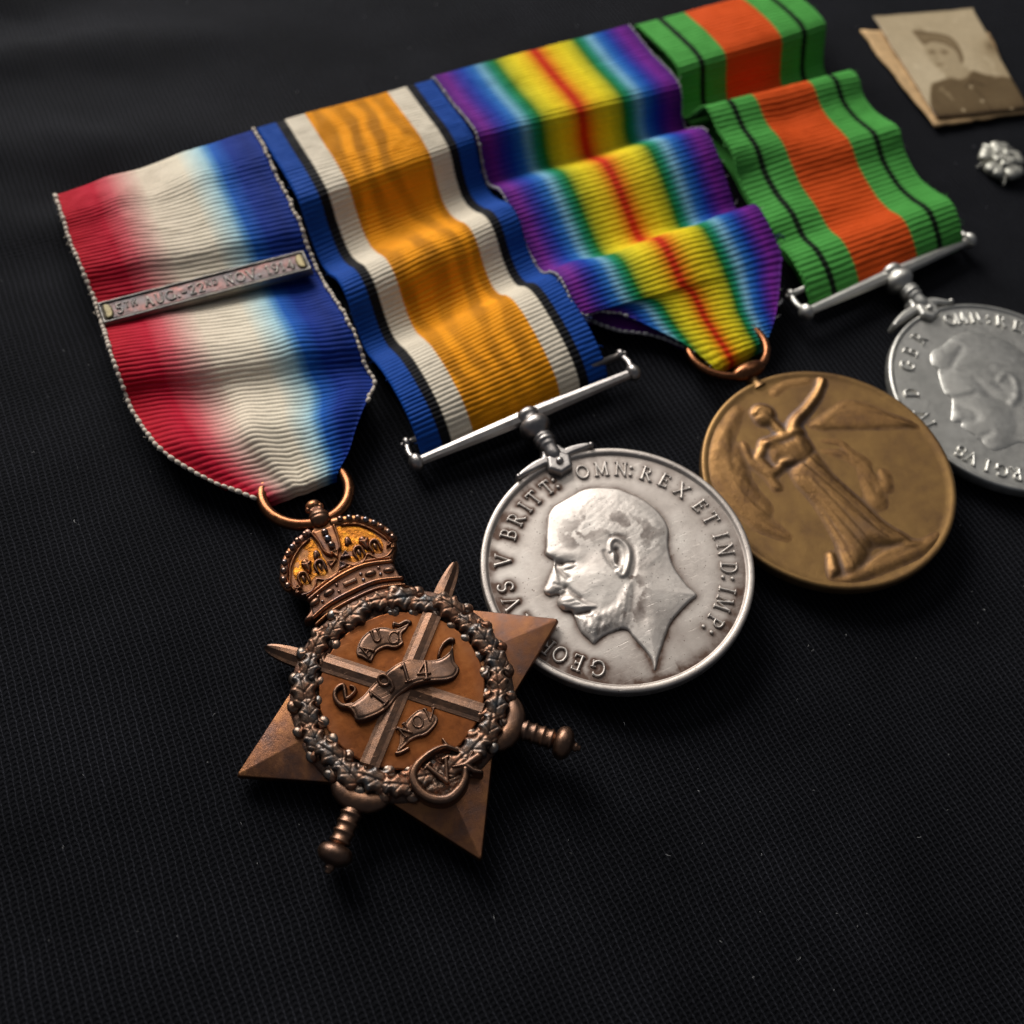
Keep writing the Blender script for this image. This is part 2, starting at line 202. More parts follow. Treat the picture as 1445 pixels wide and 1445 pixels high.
def gridF(r, c, closed_c=False, closed_r=False):
    i = np.arange(r if closed_r else r-1)[:, None]; j = np.arange(c if closed_c else c-1)[None, :]
    a = i*c + j; b = i*c + (j+1) % c; d = ((i+1) % r)*c + j; e = ((i+1) % r)*c + (j+1) % c
    return np.stack([a, b, e, d], -1).reshape(-1, 4)
def lathe(prof, n=32, p0=(0, 0, 0), axis=(0, 1, 0)):
    """prof: (t along the axis, radius)"""
    ax = np.array(axis, float); ax /= np.linalg.norm(ax); q = np.array((0, 0, 1.)) if abs(ax[2]) < .9 else np.array((1., 0, 0))
    e1 = np.cross(ax, q); e1 /= np.linalg.norm(e1); e2 = np.cross(ax, e1)
    th = np.linspace(0, 2*np.pi, n, endpoint=False); pr = np.array(prof, float)
    V = np.array(p0)[None, None] + pr[:, 0, None, None]*ax + pr[:, 1, None, None]*(np.cos(th)[None, :, None]*e1 + np.sin(th)[None, :, None]*e2)
    return V.reshape(-1, 3), gridF(len(pr), n, True)[:, ::-1]
def sphere(c, r, n=14, m=9, sc=(1, 1, 1), rot=0.0):
    ph = np.linspace(0, np.pi, m); V, F = lathe([(-math.cos(p), max(math.sin(p), 1e-3)) for p in ph], n, axis=(0, 0, 1))
    V = V*r*np.array(sc); cr, sr = math.cos(rot), math.sin(rot)
    V = np.c_[V[:, 0]*cr - V[:, 1]*sr, V[:, 0]*sr + V[:, 1]*cr, V[:, 2]]
    return V + np.array(c), F
def spline(P, k=8, closed=False):
    P = np.asarray(P, float); n = len(P); out = []
    for i in range(n if closed else n-1):
        p0, p1, p2, p3 = (P[(i-1) % n], P[i], P[(i+1) % n], P[(i+2) % n]) if closed else (P[max(i-1, 0)], P[i], P[i+1], P[min(i+2, n-1)])
        for t in np.arange(k)/k:
            out.append(.5*((2*p1)+(-p0+p2)*t+(2*p0-5*p1+4*p2-p3)*t*t+(-p0+3*p1-3*p2+p3)*t**3))
    if not closed: out.append(P[-1])
    return np.array(out)
def tube(P, r, n=10, sq=1.0, caps=True, closed=False):
    """tube along P (N,3); r scalar or array; sq flattens it in z"""
    P = np.asarray(P, float); N = len(P); r = np.broadcast_to(np.asarray(r, float), N)
    T = np.gradient(P, axis=0) if not closed else np.roll(P, -1, 0) - np.roll(P, 1, 0)
    T /= np.linalg.norm(T, axis=1, keepdims=True) + 1e-12
    up = np.tile((0, 0, 1.), (N, 1)); up[np.abs(T[:, 2]) > .95] = (0, 1, 0)
    s = np.cross(T, up); s /= np.linalg.norm(s, axis=1, keepdims=True); u = np.cross(s, T)
    th = np.linspace(0, 2*np.pi, n, endpoint=False)
    V = P[:, None] + r[:, None, None]*(np.cos(th)[None, :, None]*s[:, None] + sq*np.sin(th)[None, :, None]*u[:, None])
    if caps and not closed:
        V = np.concatenate([np.repeat(P[:1, None], n, 1), V, np.repeat(P[-1:, None], n, 1)]); N += 2
    return V.reshape(-1, 3), gridF(N, n, True, closed)
def P3(p, z): p = np.asarray(p, float); return np.c_[p[:, :2], np.broadcast_to(z, len(p))]

# ---------------------------------------------------------------- signed distances and reliefs
def seg_d(X, Y, a, b):
    ex, ey = b[0]-a[0], b[1]-a[1]; L = ex*ex+ey*ey+1e-12
    t = np.clip(((X-a[0])*ex + (Y-a[1])*ey)/L, 0, 1)
    return np.hypot(X-a[0]-t*ex, Y-a[1]-t*ey), t
def line_d(X, Y, P):
    d = np.full(X.shape, 1e9)
    for i in range(len(P)-1): d = np.minimum(d, seg_d(X, Y, P[i], P[i+1])[0])
    if len(P) == 1: d = np.hypot(X-P[0][0], Y-P[0][1])
    return d
def poly_sdf(P):
    P = np.asarray(P, float)
    def f(X, Y):
        d = np.full(X.shape, 1e9); ins = np.zeros(X.shape, bool)
        for i in range(len(P)):
            a, b = P[i], P[(i+1) % len(P)]
            d = np.minimum(d, seg_d(X, Y, a, b)[0])
            if a[1] != b[1]:
                c = (a[1] > Y) != (b[1] > Y); ins ^= c & (X < (b[0]-a[0])*(Y-a[1])/(b[1]-a[1]) + a[0])
        return np.where(ins, d, -d)
    f.box = (P[:, 0].min(), P[:, 1].min(), P[:, 0].max(), P[:, 1].max()); return f
def stroke_sdf(strokes):
    """strokes: list of (points, r or (r0..rn))"""
    segs = []
    for P, r in strokes:
        r = np.broadcast_to(np.asarray(r, float), len(P))
        for i in range(len(P)-1): segs.append((P[i], P[i+1], r[i], r[i+1]))
    def f(X, Y):
        d = np.full(X.shape, -1e9)
        for a, b, ra, rb in segs:
            q, t = seg_d(X, Y, a, b); d = np.maximum(d, ra+(rb-ra)*t - q)
        return d
    A = np.array([[*s[0][:2], max(s[2], s[3])] for s in segs] + [[*s[1][:2], max(s[2], s[3])] for s in segs])
    f.box = ((A[:, 0]-A[:, 2]).min(), (A[:, 1]-A[:, 2]).min(), (A[:, 0]+A[:, 2]).max(), (A[:, 1]+A[:, 2]).max()); return f
def blur(h, r):
    for ax in (0, 1):
        for _ in range(2):
            p = np.pad(h, [(r+1, r) if a == ax else (0, 0) for a in (0, 1)], mode='edge'); c = np.cumsum(p, axis=ax)
            n = h.shape[ax]; sl = lambda a, b: tuple(slice(a, b) if k == ax else slice(None) for k in (0, 1))
            h = (c[sl(2*r+1, 2*r+1+n)] - c[sl(0, n)])/(2*r+1)
    return h
def relief(sdf, res, prof, z0=0.0, base=-0.1, box=None, cav=None):
    """raised patch where sdf > 0; its rim is pulled exactly onto the outline and sunk to base. prof(d, X, Y) -> height"""
    x0, y0, x1, y1 = box or sdf.box; m = 2*res
    xs = np.arange(x0-m, x1+m+res, res); ys = np.arange(y0-m, y1+m+res, res); X, Y = np.meshgrid(xs, ys)
    d = sdf(X, Y); h = prof(np.maximum(d, 0), X, Y)
    a = np.zeros_like(h)
    if cav: a = np.clip((blur(h, cav[0]) - h)/cav[1], 0, 1)
    gy, gx = np.gradient(d, res); g2 = np.maximum(gx*gx+gy*gy, .25)
    out = d <= 0
    Xn = np.where(out, X - gx*d/g2, X); Yn = np.where(out, Y - gy*d/g2, Y); Z = np.where(out, base, h) + z0
    ins = ~out; cell = (ins[:-1, :-1] | ins[1:, :-1] | ins[:-1, 1:] | ins[1:, 1:])
    F = gridF(*X.shape).reshape(X.shape[0]-1, X.shape[1]-1, 4)[cell]
    used = np.unique(F); idx = np.full(X.size, -1); idx[used] = np.arange(len(used))
    V = np.stack([Xn, Yn, Z], -1).reshape(-1, 3)[used]
    return V, idx[F], a.ravel()[used]
def dome(H, w):                     # rounded shoulder of width w, flat above
    return lambda d, X, Y: H*np.sqrt(np.clip(1-(1-np.clip(d/w, 0, 1))**2, 0, 1))
def smooth(x): x = np.clip(x, 0, 1); return x*x*(3-2*x)
def vnoise(X, Y, sc, seed=0):
    g = np.random.default_rng(seed).random((64, 64)); x = X/sc % 64; y = Y/sc % 64
    i = np.floor(x).astype(int) % 64; j = np.floor(y).astype(int) % 64; u = smooth(x-np.floor(x)); v = smooth(y-np.floor(y))
    i1 = (i+1) % 64; j1 = (j+1) % 64
    return (g[i, j]*(1-u)+g[i1, j]*u)*(1-v) + (g[i, j1]*(1-u)+g[i1, j1]*u)*v
def fbm(X, Y, sc, o=4, seed=0): return sum(vnoise(X+17*k, Y+31*k, sc/2**k, seed+k)/2**k for k in range(o))/sum(.5**k for k in range(o))
def rpart(name, sdf, res, prof, mat, parent, z0=0., base=-.1, box=None, cav=None):
    V, F, a = relief(sdf, res, prof, z0, base, box, cav)
    return mk(name, V, F, mat, parent, attrs={'tar': a} if cav else None)

# ---------------------------------------------------------------- roman letters as strokes (unit height)
def arc(cx, cy, rx, ry, a0, a1, n=10): return [(cx+rx*math.cos(math.radians(a0+(a1-a0)*i/n)), cy+ry*math.sin(math.radians(a0+(a1-a0)*i/n))) for i in range(n+1)]
sf = .62
G = {
 'I': (.34, [([(.17, 0), (.17, 1)], 1), ([(.02, 0), (.32, 0)], sf), ([(.02, 1), (.32, 1)], sf)]),
 'V': (.86, [([(.08, 1), (.43, 0)], 1.1), ([(.43, 0), (.78, 1)], .8), ([(-.04, 1), (.22, 1)], sf), ([(.64, 1), (.9, 1)], sf)]),
 'S': (.62, [(arc(.31, .74, .24, .25, 35, 270) + arc(.31, .25, .27, .25, 90, -145), 1), ([(.5, .97), (.51, .8)], sf), ([(.07, .24), (.07, .04)], sf)]),
 'B': (.66, [([(.14, 0), (.14, 1)], 1), ([(.14, 1)] + arc(.3, .76, .24, .24, 90, -90) + [(.14, .52)], .85), ([(.14, .52), (.3, .52)] + arc(.32, .26, .28, .26, 90, -90) + [(.14, 0)], .9), ([(0, 0), (.2, 0)], sf), ([(0, 1), (.2, 1)], sf)]),
 'R': (.74, [([(.14, 0), (.14, 1)], 1), ([(.14, 1)] + arc(.3, .75, .25, .25, 90, -90) + [(.14, .5)], .85), ([(.32, .5), (.66, 0)], 1), ([(0, 0), (.28, 0)], sf), ([(0, 1), (.2, 1)], sf), ([(.6, 0), (.78, .02)], sf)]),
 'P': (.64, [([(.14, 0), (.14, 1)], 1), ([(.14, 1)] + arc(.3, .74, .26, .26, 90, -90) + [(.14, .48)], .85), ([(0, 0), (.28, 0)], sf), ([(0, 1), (.2, 1)], sf)]),
 'T': (.74, [([(.37, 0), (.37, 1)], 1), ([(.04, .98), (.7, .98)], .8), ([(.05, 1), (.04, .8)], sf), ([(.69, 1), (.7, .8)], sf), ([(.23, 0), (.51, 0)], sf)]),
 'O': (.86, [(arc(.43, .5, .38, .48, 0, 360, 22), 1)]),
 'M': (.98, [([(.14, 0), (.18, 1)], .8), ([(.18, 1), (.49, .12)], 1.05), ([(.49, .12), (.8, 1)], .8), ([(.8, 1), (.84, 0)], 1.05), ([(.02, 0), (.26, 0)], sf), ([(.72, 0), (.96, 0)], sf), ([(.06, 1), (.2, 1)], sf), ([(.78, 1), (.92, 1)], sf)]),
 'N': (.84, [([(.14, 0), (.14, 1)], .8), ([(.14, 1), (.7, 0)], 1.05), ([(.7, 0), (.7, 1)], .8), ([(.02, 0), (.26, 0)], sf), ([(.0, 1), (.16, 1)], sf), ([(.58, 1), (.82, 1)], sf)]),
 'E': (.6, [([(.14, 0), (.14, 1)], 1), ([(.02, .98), (.54, .98)], .75), ([(.14, .52), (.44, .52)], .7), ([(.02, .02), (.56, .02)], .75), ([(.54, 1), (.54, .82)], sf), ([(.56, 0), (.57, .2)], sf), ([(.44, .62), (.44, .42)], sf)]),
 'X': (.8, [([(.08, 1), (.72, 0)], 1.05), ([(.72, 1), (.08, 0)], .8), ([(0, 0), (.2, 0)], sf), ([(.6, 0), (.82, 0)], sf), ([(0, 1), (.2, 1)], sf), ([(.6, 1), (.8, 1)], sf)]),
 'D': (.78, [([(.14, 0), (.14, 1)], 1), ([(.14, 1), (.28, 1)] + arc(.3, .5, .4, .5, 90, -90, 14) + [(.14, 0)], .95), ([(0, 0), (.2, 0)], sf), ([(0, 1), (.2, 1)], sf)]),
 'G': (.82, [(arc(.43, .5, .38, .48, 50, 330, 20), 1), ([(.76, .04), (.76, .42)], .9), ([(.6, .42), (.88, .42)], sf), ([(.68, .98), (.69, .78)], sf)]),
 'A': (.8, [([(.08, 0), (.4, 1)], .8), ([(.4, 1), (.72, 0)], 1.05), ([(.2, .34), (.6, .34)], .7), ([(0, 0), (.2, 0)], sf), ([(.6, 0), (.82, 0)], sf)]),
 'U': (.8, [([(.14, 1), (.14, .36)] + arc(.4, .34, .26, .34, 180, 360, 10) + [(.66, 1)], .9), ([(.02, 1), (.26, 1)], sf), ([(.56, 1), (.78, 1)], sf)]),
 'H': (.8, [([(.14, 0), (.14, 1)], 1), ([(.66, 0), (.66, 1)], 1), ([(.14, .52), (.66, .52)], .7), ([(.02, 0), (.26, 0)], sf), ([(.54, 0), (.78, 0)], sf), ([(.02, 1), (.26, 1)], sf), ([(.54, 1), (.78, 1)], sf)]),
 '1': (.4, [([(.2, 0), (.2, 1)], 1), ([(.04, .82), (.2, 1)], .8), ([(.04, 0), (.36, 0)], sf)]),
 '9': (.6, [(arc(.3, .68, .24, .3, 0, 360, 18), .95), ([(.54, .68), (.5, .32), (.34, .05), (.14, .0)], .95)]),
 '4': (.7, [([(.5, 0), (.5, 1)], 1), ([(.5, 1), (.06, .3)], .75), ([(.06, .3), (.68, .3)], .85), ([(.36, 0), (.64, 0)], sf)]),
 '2': (.6, [(arc(.3, .72, .23, .26, 160, -30, 10) + [(.08, .03), (.54, .03)], .95), ([(.54, .0), (.56, .18)], sf)]),
 '5': (.6, [([(.5, .98), (.16, .98), (.12, .58)] + arc(.28, .3, .25, .3, 110, -140, 12), .95)]),
 ':': (.2, [([(.1, .12), (.1, .13)], 1.5), ([(.1, .72), (.1, .73)], 1.5)]),
 '.': (.2, [([(.1, .1), (.1, .11)], 1.4)]),
 '-': (.5, [([(.08, .42), (.42, .42)], .9)]),
}
def glyph(ch, size, x, y, rot, r, sx=1.0):
    """strokes of a letter centred on (x, y), turned by rot (radians, clockwise positive = leaning right)"""
    w, st = G[ch]; c, s = math.cos(rot), math.sin(rot); out = []
    for P, k in st:
        q = [((px-w/2)*size*sx, (py-.5)*size) for px, py in P]
        out.append(([(x + a*c + b*s, y - a*s + b*c) for a, b in q], r*k))
    return out

# ---------------------------------------------------------------- materials
class NT:
    def __init__(s, name):
        s.m = bpy.data.materials.new(name); s.m.use_nodes = True; s.t = s.m.node_tree; s.p = s.t.nodes['Principled BSDF']
        tc = s.t.nodes.new('ShaderNodeTexCoord'); mp = s.t.nodes.new('ShaderNodeMapping'); mp.inputs['Scale'].default_value = (1/S,)*3
        s.t.links.new(tc.outputs['Object'], mp.inputs[0]); s.mm = mp.outputs[0]; s.tc = tc
    def n(s, typ, ins=None, **kw):
        nd = s.t.nodes.new('ShaderNode'+typ)
        for k, v in kw.items(): setattr(nd, k, v)
        for k, v in (ins or {}).items(): s.set(nd.inputs[k], v)
        return nd
    def set(s, sock, v):
        if hasattr(v, 'is_output'): s.t.links.new(v, sock)
        elif isinstance(v, (tuple, list)) and len(v) == 3 and sock.type == 'RGBA': sock.default_value = (*v, 1)
        else: sock.default_value = v
    def math(s, op, a, b=0.0, c=0.0, clamp=False):
        nd = s.n('Math', operation=op, use_clamp=clamp)
        for i, v in enumerate((a, b, c)): s.set(nd.inputs[i], v)
        return nd.outputs[0]
    def noise(s, scale, detail=4, rough=.55, vec=None, dist=0.0, d4=None):
        nd = s.n('TexNoise', {'Vector': vec if vec is not None else s.mm, 'Scale': scale, 'Detail': detail, 'Roughness': rough, 'Distortion': dist})
        return nd.outputs['Fac']
    def ramp(s, fac, stops, interp='LINEAR'):
        nd = s.n('ValToRGB', {'Fac': fac}); cr = nd.color_ramp; cr.interpolation = interp
        while len(cr.elements) < len(stops): cr.elements.new(.5)
        for e, (p, c) in zip(cr.elements, stops): e.position = p; e.color = (*c, 1) if len(c) == 3 else c
        return nd.outputs['Color']
    def rng(s, v, a, b, c=0.0, d=1.0):
        nd = s.n('MapRange', {'Value': v, 'From Min': a, 'From Max': b, 'To Min': c, 'To Max': d}); return nd.outputs[0]
    def mix(s, f, a, b, blend='MIX'):
        nd = s.n('Mix', data_type='RGBA', blend_type=blend); s.set(nd.inputs[0], f); s.set(nd.inputs[6], a); s.set(nd.inputs[7], b); return nd.outputs[2]
    def attr(s, n): return s.n('Attribute', attribute_name=n).outputs['Fac']
    def bump(s, h, dist, strength=1.0, prev=None):
        nd = s.n('Bump', {'Height': h, 'Distance': dist*S, 'Strength': strength})
        if prev is not None: s.set(nd.inputs['Normal'], prev)
        return nd.outputs[0]
    def out(s, **kw):
        for k, v in kw.items(): s.set(s.p.inputs[{'base': 'Base Color', 'metal': 'Metallic', 'rough': 'Roughness', 'normal': 'Normal', 'sheen': 'Sheen Weight', 'sheen_rough': 'Sheen Roughness', 'sheen_tint': 'Sheen Tint', 'spec': 'Specular IOR Level', 'coat': 'Coat Weight', 'coat_rough': 'Coat Roughness'}[k]], v)
        return s.m

def metal(name, cols, tarn, rough=(.3, .45), tar_rough=.55, patch=.35, grain=14., pits=0.0, scratch=0.0, bumpd=.02, tar_amt=1.0):
    """cols: three metal tones mixed in soft patches; tarn: colour of the dirt film in the recesses (vertex attribute tar)"""
    t = NT(name)
    oi = t.n('ObjectInfo').outputs['Random']
    vec = t.n('VectorMath', {0: t.mm, 1: t.n('CombineXYZ', {0: t.math('MULTIPLY', oi, 40.), 1: t.math('MULTIPLY', oi, 17.), 2: 0.0}).outputs[0]}, operation='ADD').outputs[0]
    big = t.noise(patch, 4, .6, vec); mid = t.noise(patch*5, 5, .6, vec); fine = t.noise(grain, 3, .6, vec)
    f = t.math('ADD', t.math('MULTIPLY', big, .7), t.math('MULTIPLY', mid, .3))
    c = t.ramp(f, [(.36, cols[0]), (.5, cols[1]), (.64, cols[2])])
    tar = t.math('MULTIPLY', t.math('ADD', t.attr('tar'), t.math('MULTIPLY', t.math('SUBTRACT', mid, .5), t.math('MULTIPLY', t.attr('tar'), 1.6))), tar_amt, clamp=True)
    met = 1.0
    rg = t.rng(t.math('ADD', t.math('MULTIPLY', mid, .6), t.math('MULTIPLY', fine, .4)), .35, .65, rough[0], rough[1])
    nrm = t.bump(t.math('ADD', fine, t.math('MULTIPLY', mid, 1.5)), bumpd)
    if pits:
        v = t.n('TexVoronoi', {'Vector': vec, 'Scale': 1.9, 'Randomness': 1.0})
        size = t.math('MULTIPLY', t.noise(.8, 2, .5, vec), .40)
        pit = t.math('LESS_THAN', v.outputs['Distance'], t.math('SUBTRACT', size, .105))
        tar = t.math('MAXIMUM', tar, t.math('MULTIPLY', pit, pits))
        nrm = t.bump(t.math('SUBTRACT', 1.0, pit), .05, .7, nrm)
    if scratch:
        sc = None
        for ang, k in ((.5, 1.0), (1.9, 1.3), (2.7, .8)):
            mp = t.n('Mapping', {0: vec, 'Rotation': (0, 0, ang), 'Scale': (.22*k, 6.*k, 1)})
            q = t.rng(t.noise(1.0, 2, .5, mp.outputs[0]), .69, .75); sc = q if sc is None else t.math('MAXIMUM', sc, q)
        rg = t.math('SUBTRACT', rg, t.math('MULTIPLY', sc, .1*scratch)); nrm = t.bump(sc, -.012*scratch, 1.0, nrm)
    c = t.mix(tar, c, tarn)
    rg = t.math('ADD', t.math('MULTIPLY', rg, t.math('SUBTRACT', 1.0, tar)), t.math('MULTIPLY', tar, tar_rough))
    return t.out(base=c, metal=t.math('SUBTRACT', met, t.math('MULTIPLY', tar, .55)), rough=rg, normal=nrm)

M_silver = metal('silver', [(.48, .425, .38), (.57, .51, .46), (.64, .585, .53)], (.11, .062, .042), (.42, .56), .6, .16, 9., .9, .7, .02)
M_silver_head = metal('silver_portrait', [(.53, .475, .43), (.61, .555, .505), (.68, .625, .57)], (.10, .065, .05), (.46, .60), .6, .2, 9., .9, .8, .02)
M_silver_bar = metal('silver_suspension', [(.34, .315, .30), (.41, .38, .36), (.47, .44, .415)], (.10, .085, .08), (.30, .44), .5, .3, 9., .35, .6, .012)
M_white = metal('cupro_nickel', [(.53, .52, .48), (.60, .585, .54), (.66, .645, .60)], (.16, .155, .14), (.42, .54), .55, .2, 8., 0, .5, .015)
M_bronze = metal('bronze_medal', [(.22, .125, .06), (.30, .175, .07), (.37, .22, .083)], (.085, .06, .05), (.44, .56), .5, .12, 7., .25, .6, .02)
M_bronze_fig = metal('bronze_figure', [(.22, .12, .06), (.31, .17, .068), (.37, .205, .08)], (.12, .085, .075), (.40, .54), .5, .25, 7., 0, .3, .03)
M_star = metal('star_bronze', [(.17, .115, .105), (.285, .13, .072), (.42, .19, .078)], (.05, .032, .028), (.27, .42), .5, .13, 9., .3, .25, .02)
M_star_dark = metal('star_brown', [(.155, .098, .074), (.21, .12, .08), (.275, .145, .086)], (.06, .038, .03), (.3, .46), .5, .3, 9., .2, .7, .018)
M_field = metal('star_orange_field', [(.23, .075, .026), (.31, .10, .030), (.36, .13, .042)], (.12, .045, .024), (.32, .42), .5, .22, 8., .2, .3, .006)
M_gold = metal('crown_gold_lacquer', [(.28, .095, .018), (.40, .14, .020), (.66, .29, .03)], (.16, .06, .02), (.3, .42), .4, .9, 6., 0, 0, .05)
M_leaf = metal('wreath_bronze', [(.15, .16, .165), (.235, .15, .105), (.34, .145, .08)], (.075, .048, .038), (.38, .52), .5, .25, 7., 0, .4, .03)
M_wreath = metal('wreath_ground', [(.15, .12, .10), (.21, .13, .09), (.30, .13, .08)], (.08, .045, .035), (.38, .55), .6, .5, 6., 0, 0, .06)
M_berry = metal('berry_bronze', [(.19, .20, .205), (.23, .17, .13), (.30, .165, .11)], (.06, .04, .03), (.30, .42), .5, .3, 6., 0, 0, .015)
M_bead = metal('crown_bead_bronze', [(.17, .20, .25), (.26, .17, .13), (.38, .19, .13)], (.06, .04, .03), (.22, .34), .5, .35, 6., 0, 0, .01)
M_ring = metal('copper_ring', [(.17, .068, .034), (.22, .085, .038), (.28, .115, .05)], (.1, .05, .03), (.24, .36), .5, .3, 8., 0, .5, .01)
M_clasp = metal('clasp_bronze', [(.055, .053, .055), (.078, .056, .054), (.15, .07, .062)], (.08, .07, .07), (.36, .5), .5, .45, 6., 0, .6, .03)
M_clasp_rim = metal('clasp_edge', [(.10, .097, .095), (.14, .13, .12), (.20, .18, .15)], (.1, .08, .07), (.34, .46), .5, .4, 6., 0, .3, .02)
M_brass = metal('brass_pad', [(.10, .088, .06), (.15, .125, .07), (.20, .165, .09)], (.2, .14, .06), (.4, .55), .5, .4, 6., 0, 0, .05)

def ribbon_mat(name, stops, weave=.15, moire=0.0, sheen=.0):
    t = NT(name)
    uv = t.n('UVMap', uv_map='UVMap').outputs[0]; sep = t.n('SeparateXYZ', {0: uv})
    u, v = sep.outputs[0], sep.outputs[1]                       # u 0..1 across, v in mm along
    wob = t.math('MULTIPLY', t.math('SUBTRACT', t.noise(1.0, 2, .5, t.n('CombineXYZ', {0: t.math('MULTIPLY', u, 20.), 1: t.math('MULTIPLY', v, 1.3), 2: 0.}).outputs[0]), .5), .006)
    c = t.ramp(t.math('ADD', u, wob), stops)
    th = t.noise(1.0, 3, .6, t.n('CombineXYZ', {0: t.math('MULTIPLY', u, 160.), 1: t.math('MULTIPLY', v, 1.5), 2: 3.}).outputs[0])
    k = t.rng(th, .3, .7, 1-weave, 1+weave)
    fine = t.n('TexWave', {'Vector': t.n('CombineXYZ', {0: t.math('MULTIPLY', u, 34.), 1: t.math('MULTIPLY', v, .25), 2: 0.}).outputs[0], 'Scale': 1.1, 'Distortion': 1.2, 'Detail': 1.5}).outputs['Fac']
    rough = .62
    if moire:
        w = t.n('TexWave', {'Vector': t.n('CombineXYZ', {0: t.math('MULTIPLY', u, 5.), 1: t.math('MULTIPLY', v, .085), 2: 0.}).outputs[0], 'Scale': .45, 'Distortion': 11.0, 'Detail': 3.5, 'Detail Scale': .9}, wave_profile='SIN').outputs['Fac']
        mk_ = t.math('MULTIPLY', t.rng(t.math('ABSOLUTE', t.math('SUBTRACT', u, .5)), .225, .24, 1., 0.), t.rng(t.noise(1.0, 2, .5, t.n('CombineXYZ', {0: t.math('MULTIPLY', u, 3.), 1: t.math('MULTIPLY', v, .1), 2: 7.}).outputs[0]), .35, .65, .2, 1.)); k = t.math('MULTIPLY', k, t.math('ADD', 1.0, t.math('MULTIPLY', mk_, t.rng(w, .15, .85, -moire, moire*.5)))); rough = .6
    c = t.mix(1.0, c, t.n('CombineColor', {0: k, 1: k, 2: k}).outputs[0], 'MULTIPLY')
    return t.out(base=c, rough=rough, sheen=sheen, sheen_rough=.4, sheen_tint=(1., 1., 1.), spec=.07, normal=t.bump(fine, .03, .8))
def bands(L):
    """L: (end fraction, colour, softness of the seam after it)"""
    out = []; a = 0.0
    for i, (e, c, s) in enumerate(L):
        out.append((a, c)); out.append((max(a, e-s), c)); a = min(e+s, 1.0)
    return out
NAVY = (.006, .03, .13); CREAM = (.70, .62, .49)
M_tri = ribbon_mat('red_white_blue_silk', [(0, (.42, .006, .018)), (.17, (.46, .008, .03)), (.24, (.58, .10, .12)), (.33, (.66, .40, .34)), (.40, (.76, .65, .51)), (.59, (.78, .70, .55)), (.645, (.60, .68, .62)), (.70, (.38, .58, .64)), (.735, (.10, .28, .52)), (.765, (.012, .10, .42)), (.84, (.005, .03, .24)), (.93, (.005, .022, .17)), (1, (.006, .03, .22))], .10)
BL = (.006, .055, .29)
M_bwm = ribbon_mat('orange_watered_silk', bands([(.105, BL, .004), (.155, (.008, .008, .010), .004), (.265, CREAM, .004), (.735, (.74, .28, .006), .004), (.845, CREAM, .004), (.895, (.008, .008, .010), .004), (1, BL, .004)]), .08, .40)
M_rain = ribbon_mat('rainbow_silk', [(0, (.07, .010, .15)), (.05, (.16, .016, .24)), (.10, (.04, .025, .28)), (.14, (.008, .05, .34)), (.185, (.02, .14, .44)), (.222, (.17, .38, .52)), (.262, (.012, .22, .14)), (.295, (.012, .17, .025)), (.335, (.48, .44, .015)), (.385, (.76, .60, .015)), (.43, (.76, .50, .012)), (.466, (.72, .24, .006)), (.488, (.56, .03, .004)), (.506, (.56, .03, .004)), (.535, (.72, .24, .006)), (.575, (.76, .50, .012)), (.625, (.76, .60, .015)), (.675, (.48, .44, .015)), (.71, (.012, .17, .025)), (.74, (.012, .22, .14)), (.78, (.17, .38, .52)), (.82, (.02, .14, .44)), (.86, (.008, .05, .34)), (.895, (.05, .02, .26)), (.94, (.15, .014, .24)), (1, (.07, .010, .15))], .14)
GR = (.070, .31, .058)
M_green = ribbon_mat('green_orange_silk', bands([(.135, GR, .004), (.17, (.008, .014, .008), .004), (.31, GR, .004), (.69, (.60, .075, .010), .004), (.83, GR, .004), (.865, (.008, .014, .008), .004), (1, GR, .004)]), .10)
def plain(name, col, rough=.8, spec=.3, bumpd=0.0, nz=3.0, var=.15, sheen=0.0):
    t = NT(name); f = t.noise(nz, 4, .6); k = t.rng(f, .3, .7, 1-var, 1+var)
    c = t.mix(1.0, col, t.n('CombineColor', {0: k, 1: k, 2: k}).outputs[0], 'MULTIPLY')
    kw = dict(base=c, rough=rough, spec=spec, sheen=sheen)
    if bumpd: kw['normal'] = t.bump(f, bumpd)
    return t.out(**kw)
M_thread = plain('cream_thread', (.62, .54, .45), .8, .2, .05, 5., .3)
M_bthread = plain('blue_thread', (.02, .03, .09), .8, .2, .05, 5., .3)
M_pthread = plain('pale_thread', (.34, .33, .35), .8, .2, .05, 5., .3)
M_lint = plain('lint_fibre', (.45, .45, .45), .9)
M_rose = metal('rosette_silver', [(.44, .43, .37), (.52, .51, .45), (.58, .57, .51)], (.12, .12, .09), (.5, .62), .5, .5, 6., 0, 0, .02)
M_card = plain('buff_card', (.55, .36, .18), .8, .2, .05, .5, .2)

